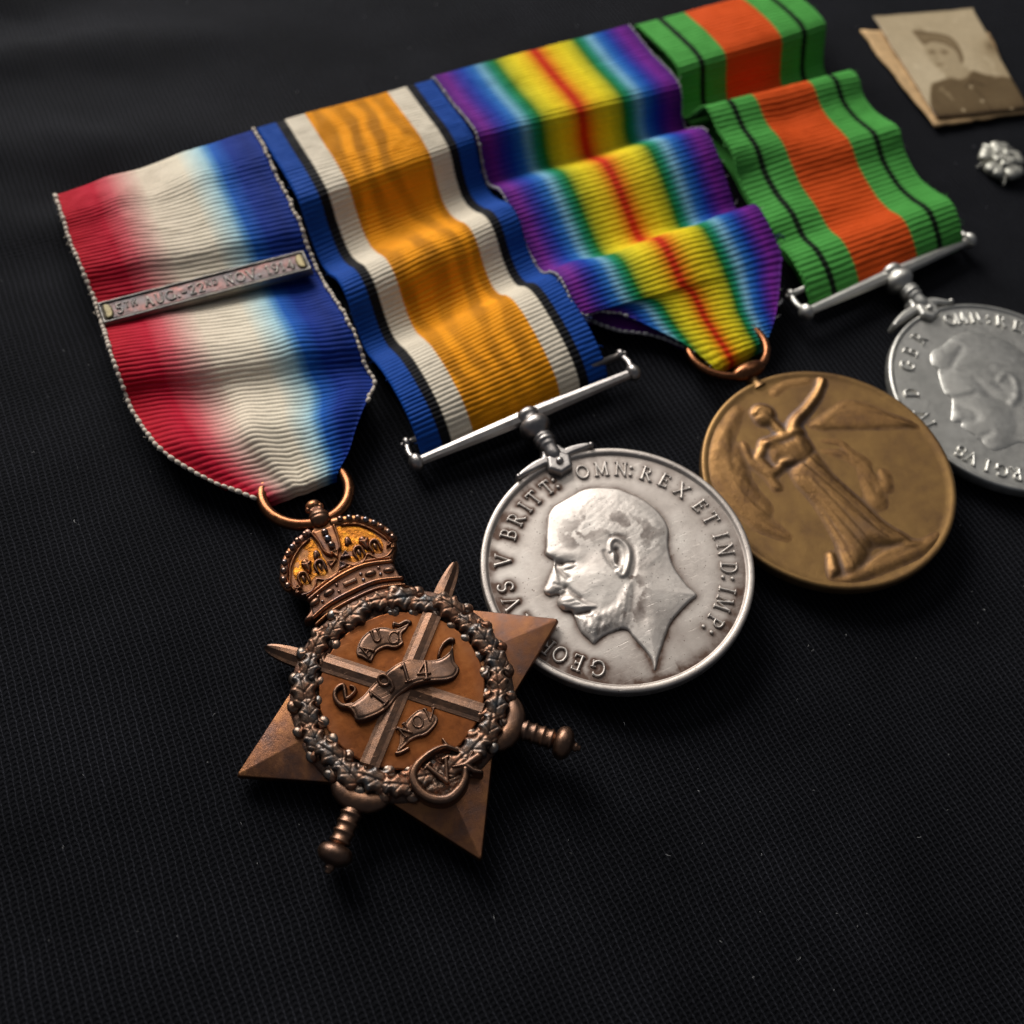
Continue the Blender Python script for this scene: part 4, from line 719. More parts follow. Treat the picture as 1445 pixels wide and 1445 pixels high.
def suspension(T, L, mat, h, big=1.0, tilt=0.0):
    """claw, neck, beads, straight bar with ball ends and the thin rod that carries the ribbon"""
    (cx, cy), (ax, ay), (bx, by), (nx, ny), (sx, sy), (kx, ky), (lx, ly), (rx, ry), (ux, uy) = L[:9]; vx, vy = L[9] if len(L) > 9 and L[9][1] > 25 else (rx+.3, uy-.2)
    P = lambda x, y, z=h: np.array((x, y, z))
    prof = [(26.9, .02), (26.8, .7), (26.5, 1.25), (26.0, 1.52), (25.5, 1.42), (25.1, 1.18), (24.9, 1.35), (24.5, 1.72), (23.8, 1.92), (23.1, 1.8), (22.5, 1.35), (22.2, .98), (21.9, .95), (21.75, 1.22), (21.5, 1.3), (21.25, 1.1), (21.1, 1.2), (20.9, 1.32), (20.6, 1.15), (20.4, 1.0), (20.1, 1.2), (19.85, 1.02), (19.4, .95), (18.8, .98), (18.2, .92), (17.6, .7), (17.2, .3), (17.1, .01)]
    dx = (kx-cx)/(ky-cy); d = np.array((dx, 1, 0)); sc = (ky-cy)/(25.9-16.84)
    V, F = lathe([((t-16.84)*sc, r*1.2) for t, r in prof], 28, P(cx, cy), d); mk('neck', V, F[:, ::-1] if False else F, mat, T)
    # bar: tapered octagon, thick in the middle
    parts = []; bar0 = P(lx, ly); bar1 = P(rx, ry); t = np.array([.02, .47, .53, .98]); rr = np.array([.72, 1.12, 1.12, .72])
    q = bar0 + (bar1-bar0)*t[:, None]; V, F = tube(q, rr, 8, sq=.82); ang = math.pi/8
    mk('bar', V, F, mat, T, smooth=False)
    for p in (bar0, bar1):
        e = (bar1-bar0)/np.linalg.norm(bar1-bar0); e = e if p is bar1 else -e
        V, F = lathe([(-.75, .55), (-.55, 1.0), (-.2, 1.28), (.15, 1.34), (.55, 1.2), (.9, .85), (1.12, .4), (1.18, .01)], 22, p, e); mk('end_ball', V, F, mat, T)
    top0 = P(ux, uy, h-.75); top1 = P(vx, vy, h-.75); e = (top1-top0)/np.linalg.norm(top1-top0)
    V, F = tube(np.array([top0, top0*.5+top1*.5, top1]), .5, 12); mk('ribbon_rod', V, F, mat, T)
    for p, b, s in ((top0, bar0, -1), (top1, bar1, 1)):
        V, F = join([lathe([(-.5, .4), (-.35, .75), (0, .92), (.4, .75), (.62, .4), (.68, .01)], 16, p, e*s), tube(spline([p, (p+b)/2+e*s*.45, b], 5), .48, 10), sphere(p+e*s*.75, .34, 8, 7)])
        mk('end_arm', V, F, mat, T)
    # claw gripping the rim
    st = [(spline([(cx, cy+.9), (cx+(ax-cx)*.45, cy+1.15), (ax+.8, ay+.35), (ax, ay)], 6), np.linspace(.9, .34, 19)), (spline([(cx, cy+.9), (cx+(bx-cx)*.45, cy+1.25), (bx-.8, by+.35), (bx, by)], 6), np.linspace(.9, .36, 19)), ([(cx, cy+.3), (cx+dx*3, cy+3)], 1.15)]
    web = poly_sdf(spline([(cx-1.25, cy+3.1), (cx+1.25+dx*3, cy+3.1), (cx+1.9, cy+1.9), (cx+(bx-cx)*.6, by+1.0), (bx+.1, by+.5), (bx, by-.25), (cx+1.5, cy+.5), (cx-1.5, cy+.4), (ax, ay-.25), (ax-.1, ay+.5), (cx+(ax-cx)*.6, ay+1.05), (cx-1.9, cy+1.9)], 4, True)); ss = stroke_sdf(st)
    un = lambda X, Y: np.maximum(ss(X, Y), web(X, Y)); un.box = (ax-1.5, cy-1.2, bx+1.5, cy+4)
    V, F, a = relief(un, .10, dome(.85, .5), h-.55, -.9, cav=(4, .3)); mk('claw', V, F, mat, T, attrs={'tar': a})
    for x, y in ((ax, ay), (bx, by)): V, F = sphere(P(x, y, h+.12), .42, 12, 8); mk('claw_tip', V, F, mat, T)
    hexa = [(cx+2.0*math.cos(math.radians(60*k+12)), cy-.05+2.0*math.sin(math.radians(60*k+12))) for k in range(6)]
    V, F, a = relief(poly_sdf(hexa), .09, lambda d, X, Y: .62*np.sqrt(np.clip(1-(1-np.clip(d/.55, 0, 1))**2, 0, 1)), h+.05, -.6, cav=(4, .2)); mk('claw_head', V, F, mat, T, attrs={'tar': a})
    V, F = sphere(P(cx, cy-.1, h+.78), .56, 16, 9, (1, 1, .8)); mk('rivet', V, F, mat, T)
suspension(sil, TR['s_claw'], M_silver_bar, .25)

# ---- bronze victory medal -------------------------------------------------
Mbr = mat4(TR['F_bronze'])
bro = thing('bronze_medal', 'round plain-edged bronze medal with a winged standing woman, below the rainbow ribbon', 'medal', Mbr, 'medals')
V, F = lathe([(-1.9, .01), (-1.9, 17.6), (-1.75, 17.9), (-1.4, 18.), (-.4, 18.), (-.16, 17.93), (-.03, 17.75), (0, 17.5), (-.05, 17.2), (-.16, 16.9), (-.2, 16.2), (-.26, 8.), (-.26, .01)], 150, axis=(0, 0, 1)); mk('disc', V, F, M_bronze, bro, attrs={'tar': smooth((np.hypot(V[:, 0], V[:, 1])-17.7)/.3)*.25})
def winged():
    f = lambda n: TR['v_'+n]; res = .085
    xs = np.arange(-16.8, 17.3, res); X, Y = np.meshgrid(xs, xs); r = np.hypot(X, Y); H = np.zeros_like(X)
    def add(sdf, h, w, rnd=.6):
        nonlocal H
        s_ = np.clip(sdf(X, Y)/w, -.3, 1); q = h*((1-rnd)*smooth((s_+.3)/1.3) + rnd*np.sqrt(np.clip(1-(1-np.clip(s_, 0, 1))**2, 0, 1))); H = np.maximum(H, q) + .2*np.minimum(H, q)
    line = lambda P, w: gauss_line(X, Y, P, w, 4)
    # far wing: broad, feathers fanning down from the shoulder
    lw = stroke_sdf([(spline(f('lw'), 5), np.r_[np.linspace(.9, 2.6, 15), np.linspace(2.6, .6, 16)])]); add(lw, .30, 1.6, .2); add(stroke_sdf([(spline(f('lw3'), 5), np.linspace(1.3, 2.0, 11))]), .26, 1.4, .2)
    for k in range(9):
        t = k/8; x0, y0 = -9.4-2.6*math.sin(2.4*t), 11.6-9.5*t; P = [(x0+.6, y0+.6), (x0-.9-.4*t, y0-1.6), (x0-1.3+1.5*t, y0-4.2-1.4*t)]
        H = H + .04*line(P, .5) - .05*line([(a_+.5, b_-.1) for a_, b_ in P], .2)
    for q in ((-9.6, 12.2), (-11.4, 10.2), (-12.4, 7.6), (-11.6, 4.6), (-10.4, 6.9)): H += .12*np.exp(-((X-q[0])/.7)**2-((Y-q[1])/.8)**2)
    add(stroke_sdf([(spline(f('lw2'), 5), np.linspace(.4, .7, 16))]), .34, .7)
    # near wing
    rw = poly_sdf(spline(f('rw') + f('rw2')[::-1], 3, True)); add(rw, .22, 1.4, .2)
    for k in range(7):
        t = k/6; P = [(3.6+.5*t, 7.4-1.0*t), (8.0+1.2*t, 7.8-3.4*t), (12.0+1.6*t, 5.6-3.0*t), (15.8+.6*t, 1.6-.9*t)]
        H += (.10*line(P, .28) - .09*line([(a_+.12, b_-.42) for a_, b_ in P], .18))*smooth((16.6-r)/1.)
    H += .16*line(f('rw'), .4) - .10*line(f('rw2'), .25)
    H += .16*line(f('halo'), .55) - .06*line([(x, y-.7) for x, y in f('halo')], .4)
    add(stroke_sdf([(f('larm'), (.7, .6, .75, .45))]), .48, .65)
    add(poly_sdf(spline(f('skirt'), 4, True)), .62, 1.8, .5); add(poly_sdf(spline(f('bodice'), 4, True)), .78, 1.5)
    hx, hy = f('head')[0]
    add(stroke_sdf([([(hx+.5, hy-1.2), (-2.0, 8.7)], (.62, .8))]), .62, .7)
    add(stroke_sdf([([(hx-.1, hy-.35), (hx+.2, hy+.3)], 1.4)]), .80, 1.3); add(stroke_sdf([(spline([(hx-.9, hy+.8), (hx+.2, hy+1.35), (hx+1.25, hy+.5), (hx+1.2, hy-.4)], 4), .42)]), .86, .45)
    H += .10*np.exp(-((X-hx+.95)/.3)**2-((Y-hy+.15)/.3)**2) - .12*line([(hx-1.0, hy+.25), (hx-.35, hy+.15)], .16) - .10*line([(hx-.9, hy-.75), (hx-.4, hy-.75)], .14) - .10*line([(hx-.6, hy+.75), (hx+.5, hy+.55), (hx+.9, hy-.5)], .18)
    add(stroke_sdf([(spline([(-.5, 8.3), (1.2, 9.6), (3.47, 10.41), (5.2, 11.2), (6.7, 12.0), (8.3, 13.2)], 4), np.r_[np.linspace(.95, .66, 9), np.linspace(.66, .62, 6), np.linspace(.62, .40, 6)])]), .92, .8)
    add(stroke_sdf([([(8.3, 13.2), (8.8, 13.7)], .52)]), .8, .5); 
    for dx_, dy_ in ((.35, .75), (.65, .55), (.8, .25), (.05, .7)): add(stroke_sdf([([(8.7, 13.6), (8.7+dx_, 13.6+dy_)], (.2, .13))]), .6, .2)
    add(stroke_sdf([(spline(f('shoulder'), 5), .78)]), .88, .8); H += .14*np.exp(-((X+4.6)/.7)**2-((Y-7.6)/.6)**2) + .16*np.exp(-((X+.1)/.8)**2-((Y-7.9)/.6)**2) + .10*np.exp(-((X+2.9)/.8)**2-((Y-6.0)/.7)**2) + .10*np.exp(-((X+.9)/.8)**2-((Y-6.1)/.7)**2)
    # drapery: long folds, each a ridge with a groove beside it
    folds = [f('f1'), f('f2'), f('f3'), f('f4'), [(-2.6, 2.8), (-1.2, -3.), (.2, -9.5)], [(-1.0, 3.2), (.3, -2.), (2.2, -10.6)], [(-4.4, 1.2), (-4.6, -4.), (-4.9, -11.)], [(-2.9, 0.), (-2.2, -6.), (-1.6, -12.4)], [(-4.8, -3.), (-5.6, -9.), (-6.4, -13.2)], [(1.0, -6.), (2.2, -10.), (3.6, -13.4)]]
    for i, P in enumerate(folds): H += (.13*line(P, .26) - .17*line([(a_+.42, b_+.12) for a_, b_ in P], .2))*(H > .2)
    for P in ([(-5.6, 7.4), (-4.2, 6.0), (-3.6, 4.2)], [(-3.2, 7.4), (-2.9, 5.6), (-3.0, 4.0)], [(-1.4, 7.4), (-1.6, 5.4), (-2.0, 4.0)], [(.3, 7.2), (-.3, 5.4), (-.6, 4.3)]): H -= .10*line(P, .17)
    H -= .16*line([(-4.2, 3.4), (-1.6, 3.2), (.5, 4.1)], .22); H += .12*line([(-4.2, 3.9), (-1.6, 3.7), (.5, 4.6)], .25)
    H += .22*line(f('hem'), .45) - .18*line([(x, y+.8) for x, y in f('hem')], .3)
    add(stroke_sdf([(f('hand'), .6)]), .8, .6); add(stroke_sdf([(f('foot'), (.8, .5))]), .55, .7); add(stroke_sdf([([(-8.2, -12.9), (-9.1, -13.3)], (.5, .3))]), .5, .4)
    for k in range(3): H -= .10*line([(-4.9+.5*k, 4.8), (-4.4+.5*k, 3.9)], .12)
    add(stroke_sdf([(f('ground'), (.4, .8, 1.0, 1.0, .9, .4))]), .30, 1.0, .2)
    add(stroke_sdf([(spline(f('cl1'), 4), np.linspace(.3, .8, 9))]), .18, .9, .2); add(stroke_sdf([(spline(f('cl2'), 4), np.linspace(.9, 1.5, 13))]), .24, 1.4, .2); add(stroke_sdf([(f('cl3'), 1.0)]), .22, 1.0, .2); add(stroke_sdf([([(1.6, 3.6), (3.6, 2.2), (5.2, 1.2)], (.3, .8, .5))]), .16, .8, 0)
    for P in ([(4.4, 1.4), (5.4, -1.6), (4.6, -5.)], [(6.2, -1.6), (6.4, -4.6)], [(2.2, 4.3), (4.0, 3.0), (4.6, 1.2)], [(4.8, -2.), (4.2, -5.4)]): H -= .13*line(P, .22)
    H += .04*(fbm(X+40, Y+40, 1.6, 4, 71)-.5)*(H > .05)
    H += .10*(fbm(X+31, Y+47, 2.2, 3, 72)-.5)*(lw(X, Y) > 0); H = .86*H*smooth((17.0-r)/.5); H = .35*blur(H, 2)+.65*blur(H, 5)
    base = np.interp(r, [0, 8, 16.2, 17], [-.26, -.26, -.2, -.17])
    cav = np.clip((blur(H, 7)-H)/.18, 0, 1)
    ok = H > .012; cell = ok[:-1, :-1] | ok[1:, :-1] | ok[:-1, 1:] | ok[1:, 1:]
    F = gridF(*X.shape).reshape(X.shape[0]-1, X.shape[1]-1, 4)[cell]; used = np.unique(F); idx = np.full(X.size, -1); idx[used] = np.arange(len(used))
    Z = base + H - .014 + .012*(fbm(X+70, Y+20, .5, 2, 77)-.5)*(H > .05)
    V = np.stack([X, Y, Z], -1).reshape(-1, 3)[used]
    mk('winged_figure', V, idx[F], M_bronze_fig, bro, attrs={'tar': np.clip(cav*1.1 + .75*smooth((H-.42)/.3)*smooth((fbm(X+9, Y+9, 4., 3, 5)-.3)/.4)*smooth((6-Y)/5), 0, .95).ravel()[used]})
winged()
V, F = lathe([(16.9, 1.3), (17.4, 1.15), (17.9, .95), (18.6, .85), (19., 1.0)], 24, (-.1, 0, -.9)); mk('lug', V, F, M_bronze, bro)
V, F = sphere((-.1, 20.1, -.25), 1.35, 24, 16, (2.15, 1.05, 1.0)); mk('ring_loop', V, F, M_ring, bro)
def ring(name, T, c, R, r, tiltx, mat, M=None):
    th = np.linspace(0, 2*np.pi, 72, endpoint=False); q = np.c_[R*np.cos(th), R*np.sin(th)*math.cos(tiltx), R*np.sin(th)*math.sin(tiltx)] + np.array(c)
    V, F = tube(q, r, 14, closed=True); mk(name, V, F, mat, T)
ring('ring', bro, (-.1, 25.6, -.9), 5.9, .62, -.12, M_ring)

# ---- white metal medal, running out of the picture -------------------------
Mwh = mat4(TR['F_white'])
whi = thing('white_metal_medal', 'round grey white-metal medal with a clean-shaven profile, partly under the bronze medal', 'medal', Mwh, 'medals')
V, F = lathe(rim_profile(18., .75, -.3, 1.85), 150, axis=(0, 0, 1)); mk('rim', V, F, M_white, whi, attrs={'tar': np.zeros(len(V))})
V, F = lathe([(-.30, 17.2), (-.33, 12.), (-.36, .01)], 90, axis=(0, 0, 1)); mk('field', V, F[:, ::-1] if False else F, M_white, whi, attrs={'tar': np.zeros(len(V))})
wl = [list(i) for i in TR['white_letters']]
for i in wl: i[2] = 15.1
wl += [['I', -86., 15.1], ['V', -79., 15.1], ['X', 62.5, 15.1]]
for ch, st in lay_letters([i for i in wl if i[0] in G], 2.1, .22):
    V, F, a = relief(stroke_sdf(st), .08, dome(.34, .22), -.34, -.08); mk('letter', V, F, M_white, whi, attrs={'tar': np.zeros(len(V))})
def portrait2():
    p = TR['w_prof']
    out = spline(p + [(-4.6, -8.0), (-3.4, -10.5), (-3.2, -13.), (.2, -14.2), (4.2, -13.6), (7.5, -11.5), (6.9, -8.2), (7.2, -4.6), (8.5, -1.), (9.2, 3.), (8.8, 6.5), (7.2, 9.4), (4.6, 11.4), (1.4, 12.2)], 3, True)
    f = lambda n: TR['w_'+n]
    def prof(d, X, Y):
        g = lambda n, w: gauss_line(X, Y, f(n), w)
        blob = lambda x, y, rx, ry, a=0: np.exp(-(((X-x)*math.cos(a)+(Y-y)*math.sin(a))/rx)**2-((-(X-x)*math.sin(a)+(Y-y)*math.cos(a))/ry)**2)
        h = .32*np.sqrt(np.clip(1-(1-np.clip(d/.6, 0, 1))**2, 0, 1)) + .75*(1-np.exp(-(d/2.6)**1.2))
        e = -.32*gauss_line(X, Y, [(-6.2, 7.9), (-4.6, 7.4), (-2.6, 8.4), (.2, 9.6)], .45) + .25*gauss_line(X, Y, [(-5.2, 9.6), (-2.6, 10.4), (.8, 10.6)], .9)
        e += .25*g('brow', .6) - .30*gauss_line(X, Y, [(-7.7, 2.9), (-6.3, 2.3), (-5., 1.9)], .5) - .22*gauss_line(X, Y, [(-8.4, 1.2), (-7.3, -.2), (-7.6, -1.2)], .55) + .22*blob(-9.8, .1, .8, 1.0) - .3*blob(-8.2, -1.6, .9, .35, -.3)
        e -= .28*gauss_line(X, Y, [(-10.2, -3.9), (-8.9, -4.4), (-7.6, -4.5)], .28) + .15*blob(-8.6, -6.0, 1.2, .5)
        e += .30*blob(-5.2, -1.8, 2., 2.4, .3) - .25*blob(-3.0, .8, 1.6, 1.3)
        ear = stroke_sdf([(spline(f('ear'), 5), np.linspace(.45, .6, 26))])(X, Y); e += .42*np.sqrt(np.clip(ear/.5, 0, 1)) - .3*blob(.2, 1.6, .8, .9) + .35*blob(*f('lobe')[0], .7, .8)
        e -= .22*gauss_line(X, Y, [(-3., 6.6), (-.5, 5.6), (1.6, 4.6)], .5) + .2*gauss_line(X, Y, [(-2.6, 4.), (-2.4, .5), (-1.6, -1.4)], .6)
        hair = smooth((Y-5.2-.3*X)/1.5); e += .05*np.sin((Y*1.6+X*.6)*3.0+5*fbm(X+40, Y+40, 4., 3, 9))*hair
        e -= .14*gauss_line(X, Y, [(-8., -7.4), (-4.4, -6.6), (-1.4, -3.4)], .8)
        return blur(.5*h + .40*e*smooth(d/.6), 2)*(d > 0)
    V, F, a = relief(poly_sdf(out), .13, prof, -.38, -.1, cav=(6, .3)); mk('portrait', V, F, M_white, whi, attrs={'tar': a*.35})
portrait2()
wc = [list(q) for q in TR['w_claw'][:9]]
suspension(whi, wc, M_white, .2)

# ---------------------------------------------------------------- the bronze star
Mst = mat4(TR['F_star'])
star = thing('bronze_star', 'brown bronze star with crossed swords, wreath and crown, on the red, cream and blue ribbon', 'medal', Mst, 'medals')
def plate():
    tipr = (21.3, 15., 21.05, 21.6); tipa = [math.radians(q) for q in (1.9, 90, 183.6, 271.0)]; V = []; F = []
    dirs = [(1, 0), (0, 1), (-1, 0), (0, -1)]; ri = 9.0; zi = 1.6
    # one closed solid: outline ring bottom, outline ring top, ridge ring
    out = []
    for k, (dx, dy) in enumerate(dirs):
        R = tipr[k] if k != 1 else 15.; dx, dy = math.cos(tipa[k]), math.sin(tipa[k])
        nx, ny = -dy, dx
        out += [(dx*R + nx*-.16, dy*R + ny*-.16, .30), (dx*R + nx*.16, dy*R + ny*.16, .30)]
        ex, ey = dirs[(k+1) % 4]; out.append(((dirs[k][0]+ex)*8.45, (dirs[k][1]+ey)*8.45, .45))
    n = len(out); bot = [(x*1.012, y*1.012, -.55) for x, y, z in out]; bot2 = [(x*.99, y*.99, -.95) for x, y, z in out]
    ridge = [(math.cos(q)*ri, math.sin(q)*ri, zi) for q in tipa]
    V = bot2 + bot + out + ridge + [(0, 0, zi), (0, 0, -.95)]; R0 = 3*n; C = R0+4; B = C+1
    me = bpy.data.meshes.new('star_plate'); fs = []
    for i in range(n):
        j = (i+1) % n
        fs += [(i, j, n+j, n+i), (n+i, n+j, 2*n+j, 2*n+i), (B, j, i)]
    for k in range(4):
        a = 2*n+3*k; b = a+1; v = a+2; pv = 2*n + (3*k-1) % n; nk = (k+1) % 4
        fs += [(a, b, R0+k), (b, v, R0+k), (pv, a, R0+k), (v, R0+nk, R0+k), (R0+k, R0+nk, C)]
    me.from_pydata([Vector(p)*S for p in V], [], fs); me.update()
    o = obj('star_plate', me, M_star, star)
    bv = o.modifiers.new('bevel', 'BEVEL'); bv.width = .28*S; bv.segments = 3; bv.limit_method = 'ANGLE'; bv.angle_limit = math.radians(14); bv.harden_normals = False
    for p in me.polygons: p.use_smooth = True
    wn = o.modifiers.new('wn', 'WEIGHTED_NORMAL'); wn.keep_sharp = True
plate()
Z0 = 1.82                                              # level of the orange centre
V, F, a = relief(stroke_sdf([([(0, 0), (0, 1e-4)], 9.9)]), .12, lambda d, X, Y: .05*(fbm(X+40, Y+40, 2.5, 3, 2)-.5) + 0*d, Z0, -.2)
tr = np.hypot(V[:, 0], V[:, 1]); mk('centre_disc', V, F, M_field, star, attrs={'tar': smooth((tr-8.2)/1.4)*.45*fbm(V[:, 0]+9, V[:, 1]+9, 3., 3, 3)})

# crossed swords
def sword(ang, over, tip):
    d = np.array((math.cos(ang), math.sin(ang))); nrm = np.array((-d[1], d[0]))
    root = obj('sword', mesh('blade', *blade(d, nrm, over, tip), smooth=False), M_star_dark, star)
    def at(t, s=0, z=0.): return np.array([*(d*t+nrm*s), z])
    # grip with rings, behind the wreath on the far side
    ax = np.array([-d[0], -d[1], -.02])
    prof = [(0, 1.15), (.25, 1.25), (.5, 1.17)]
    for k in range(4): b = .7+1.05*k; prof += [(b, 1.17-.02*k), (b+.5, 1.18-.02*k), (b+.64, 1.33-.02*k), (b+.82, 1.33-.02*k), (b+.96, 1.18-.02*k)]
    prof += [(4.95, .9), (5.2, 1.0), (5.3, .7), (5.35, .02)]
    V, F = lathe(prof, 22, at(-14.1, 0, .5), ax); obj('grip', mesh('grip', V*np.array([1, 1, .95]), F), M_star_dark, root)
    prof = [(-.1, .5), (.0, 1.05), (.2, 1.38), (.5, 1.58), (.9, 1.68), (1.3, 1.64), (1.7, 1.42), (2.0, 1.1), (2.2, .7), (2.32, .45), (2.5, .52), (2.7, .5), (2.85, .3), (3.0, .34), (3.15, .22), (3.2, .01)]
    V, F = lathe([(t_, r_*(1.22 if r_ > 1 else 1.1)) for t_, r_ in prof], 28, at(-19.2, 0, .5), ax); obj('pommel', mesh('pommel', V*np.array([1, 1, .92]) + np.array([0, 0, .02]), F), M_star_dark, root)
    t = np.linspace(-1, 1, 21); pts = np.array([at(-12.6 - 1.35*(1-x*x), x*3.1, .8) for x in t]); V, F = tube(pts, 1.4*np.sqrt(np.clip(1-(np.abs(t)**3)*.72, .05, 1)), 16, sq=.85)
    obj('guard', mesh('guard', V, F), M_star_dark, root)
def blade(d, nrm, over, tip):
    ts = np.r_[-12.2, np.linspace(-10, 13.2, 30), np.linspace(13.5, tip, 14)]
    w = np.where(ts < 13.2, 1.17, 1.17*np.sqrt(np.clip(1-((ts-13.2)/(tip-13.2))**1.8, 0, 1)))
    inner = np.clip((11.5-np.abs(ts))/1.5, 0, 1); z0 = .15 + (Z0-.05-.15)*inner + (.22 if over else .0)*inner
    hh = np.where(ts > 11, .85, .40)
    prof = [(-1, -.5), (-1, .42), (-.62, .52), (0, 1.0), (.62, .52), (1, .42), (1, -.5)]
    V = np.array([[*(d*t + nrm*wi*s), z + k*h*(1 if wi > .05 else .3)] for t, wi, z, h in zip(ts, w, z0, hh) for s, k in prof])
    return V, gridF(len(ts), len(prof))
sword(math.radians(45.6), True, 18.75); sword(math.radians(136.8), False, 18.1)

# scrolls
def slab(name, P, H, w, z0, mat, parent, curved=None, res=.09):
    f = poly_sdf(spline(P, 4, True)); k = curved or (lambda X, Y: 0)
    V, F, a = relief(f, res, lambda d, X, Y: H*np.sqrt(np.clip(1-(1-np.clip(d/w, 0, 1))**2, 0, 1)) + k(X, Y) - .10*np.exp(-((d-.3)/.14)**2), z0, -.45, cav=(3, .15))
    return mk(name, V, F, mat, parent, attrs={'tar': a*.6})
sc = slab('year_scroll', TR['scroll'], .62, .22, Z0+.45, M_star_dark, star, lambda X, Y: .30*np.sin((X+.6*Y)*.75+.4) - .25*smooth((X-5.6)/1.6) - .25*smooth((-X-5.2)/1.4))
for nm in ('scroll_curl_r', 'scroll_curl_l'):
    P = spline(TR[nm], 6); V, F, a = relief(stroke_sdf([(P, np.linspace(.38, .22, len(P)))]), .06, dome(.75, .3), Z0+.1, -.2, cav=(3, .2)); mk('scroll_curl', V, F, M_star_dark, sc, attrs={'tar': a*.6})
def letters(txt, pos, size, rots, r, z0, H, mat, parent, sx=1.0, curve=None):
    for ch, (x, y), ro in zip(txt, pos, rots):
        V, F, a = relief(stroke_sdf(glyph(ch, size, x, y, math.radians(ro), r, sx)), .05, dome(H, r), z0, -.12); V[:, 2] += curve(V[:, 0], V[:, 1]) if curve else 0; mk('letter', V, F, mat, parent, attrs={'tar': np.zeros(len(V))})
letters('1914', TR['numerals'], 2.35, (-28, -22, 8, 18), .24, Z0+1.02, .36, M_star_dark, sc, .95, lambda X, Y: .30*np.sin((X+.6*Y)*.75+.4))
au = slab('month_scroll', TR['aug'], .42, .2, Z0+.1, M_star_dark, star, lambda X, Y: .10*np.sin(X*1.1))
P = spline(TR['aug_curl'], 6); V, F, a = relief(stroke_sdf([(P, np.linspace(.22, .3, len(P)))]), .06, dome(.42, .25), Z0+.1, -.2); mk('scroll_curl', V, F, M_star_dark, au)
letters('AUG', TR['aug_letters'], 1.55, (-34, 5, 30), .17, Z0+.47, .28, M_star_dark, au)
no = slab('month_scroll', TR['nov'], .42, .2, Z0+.1, M_star_dark, star, lambda X, Y: .10*np.sin(X*1.1+1))
P = spline(TR['nov_tail'], 6); V, F, a = relief(stroke_sdf([(P, .24)]), .06, dome(.4, .24), Z0+.1, -.2); mk('scroll_curl', V, F, M_star_dark, no)
letters('NOV', TR['nov_letters'], 1.5, (-16, 0, 18), .17, Z0+.47, .28, M_star_dark, no)

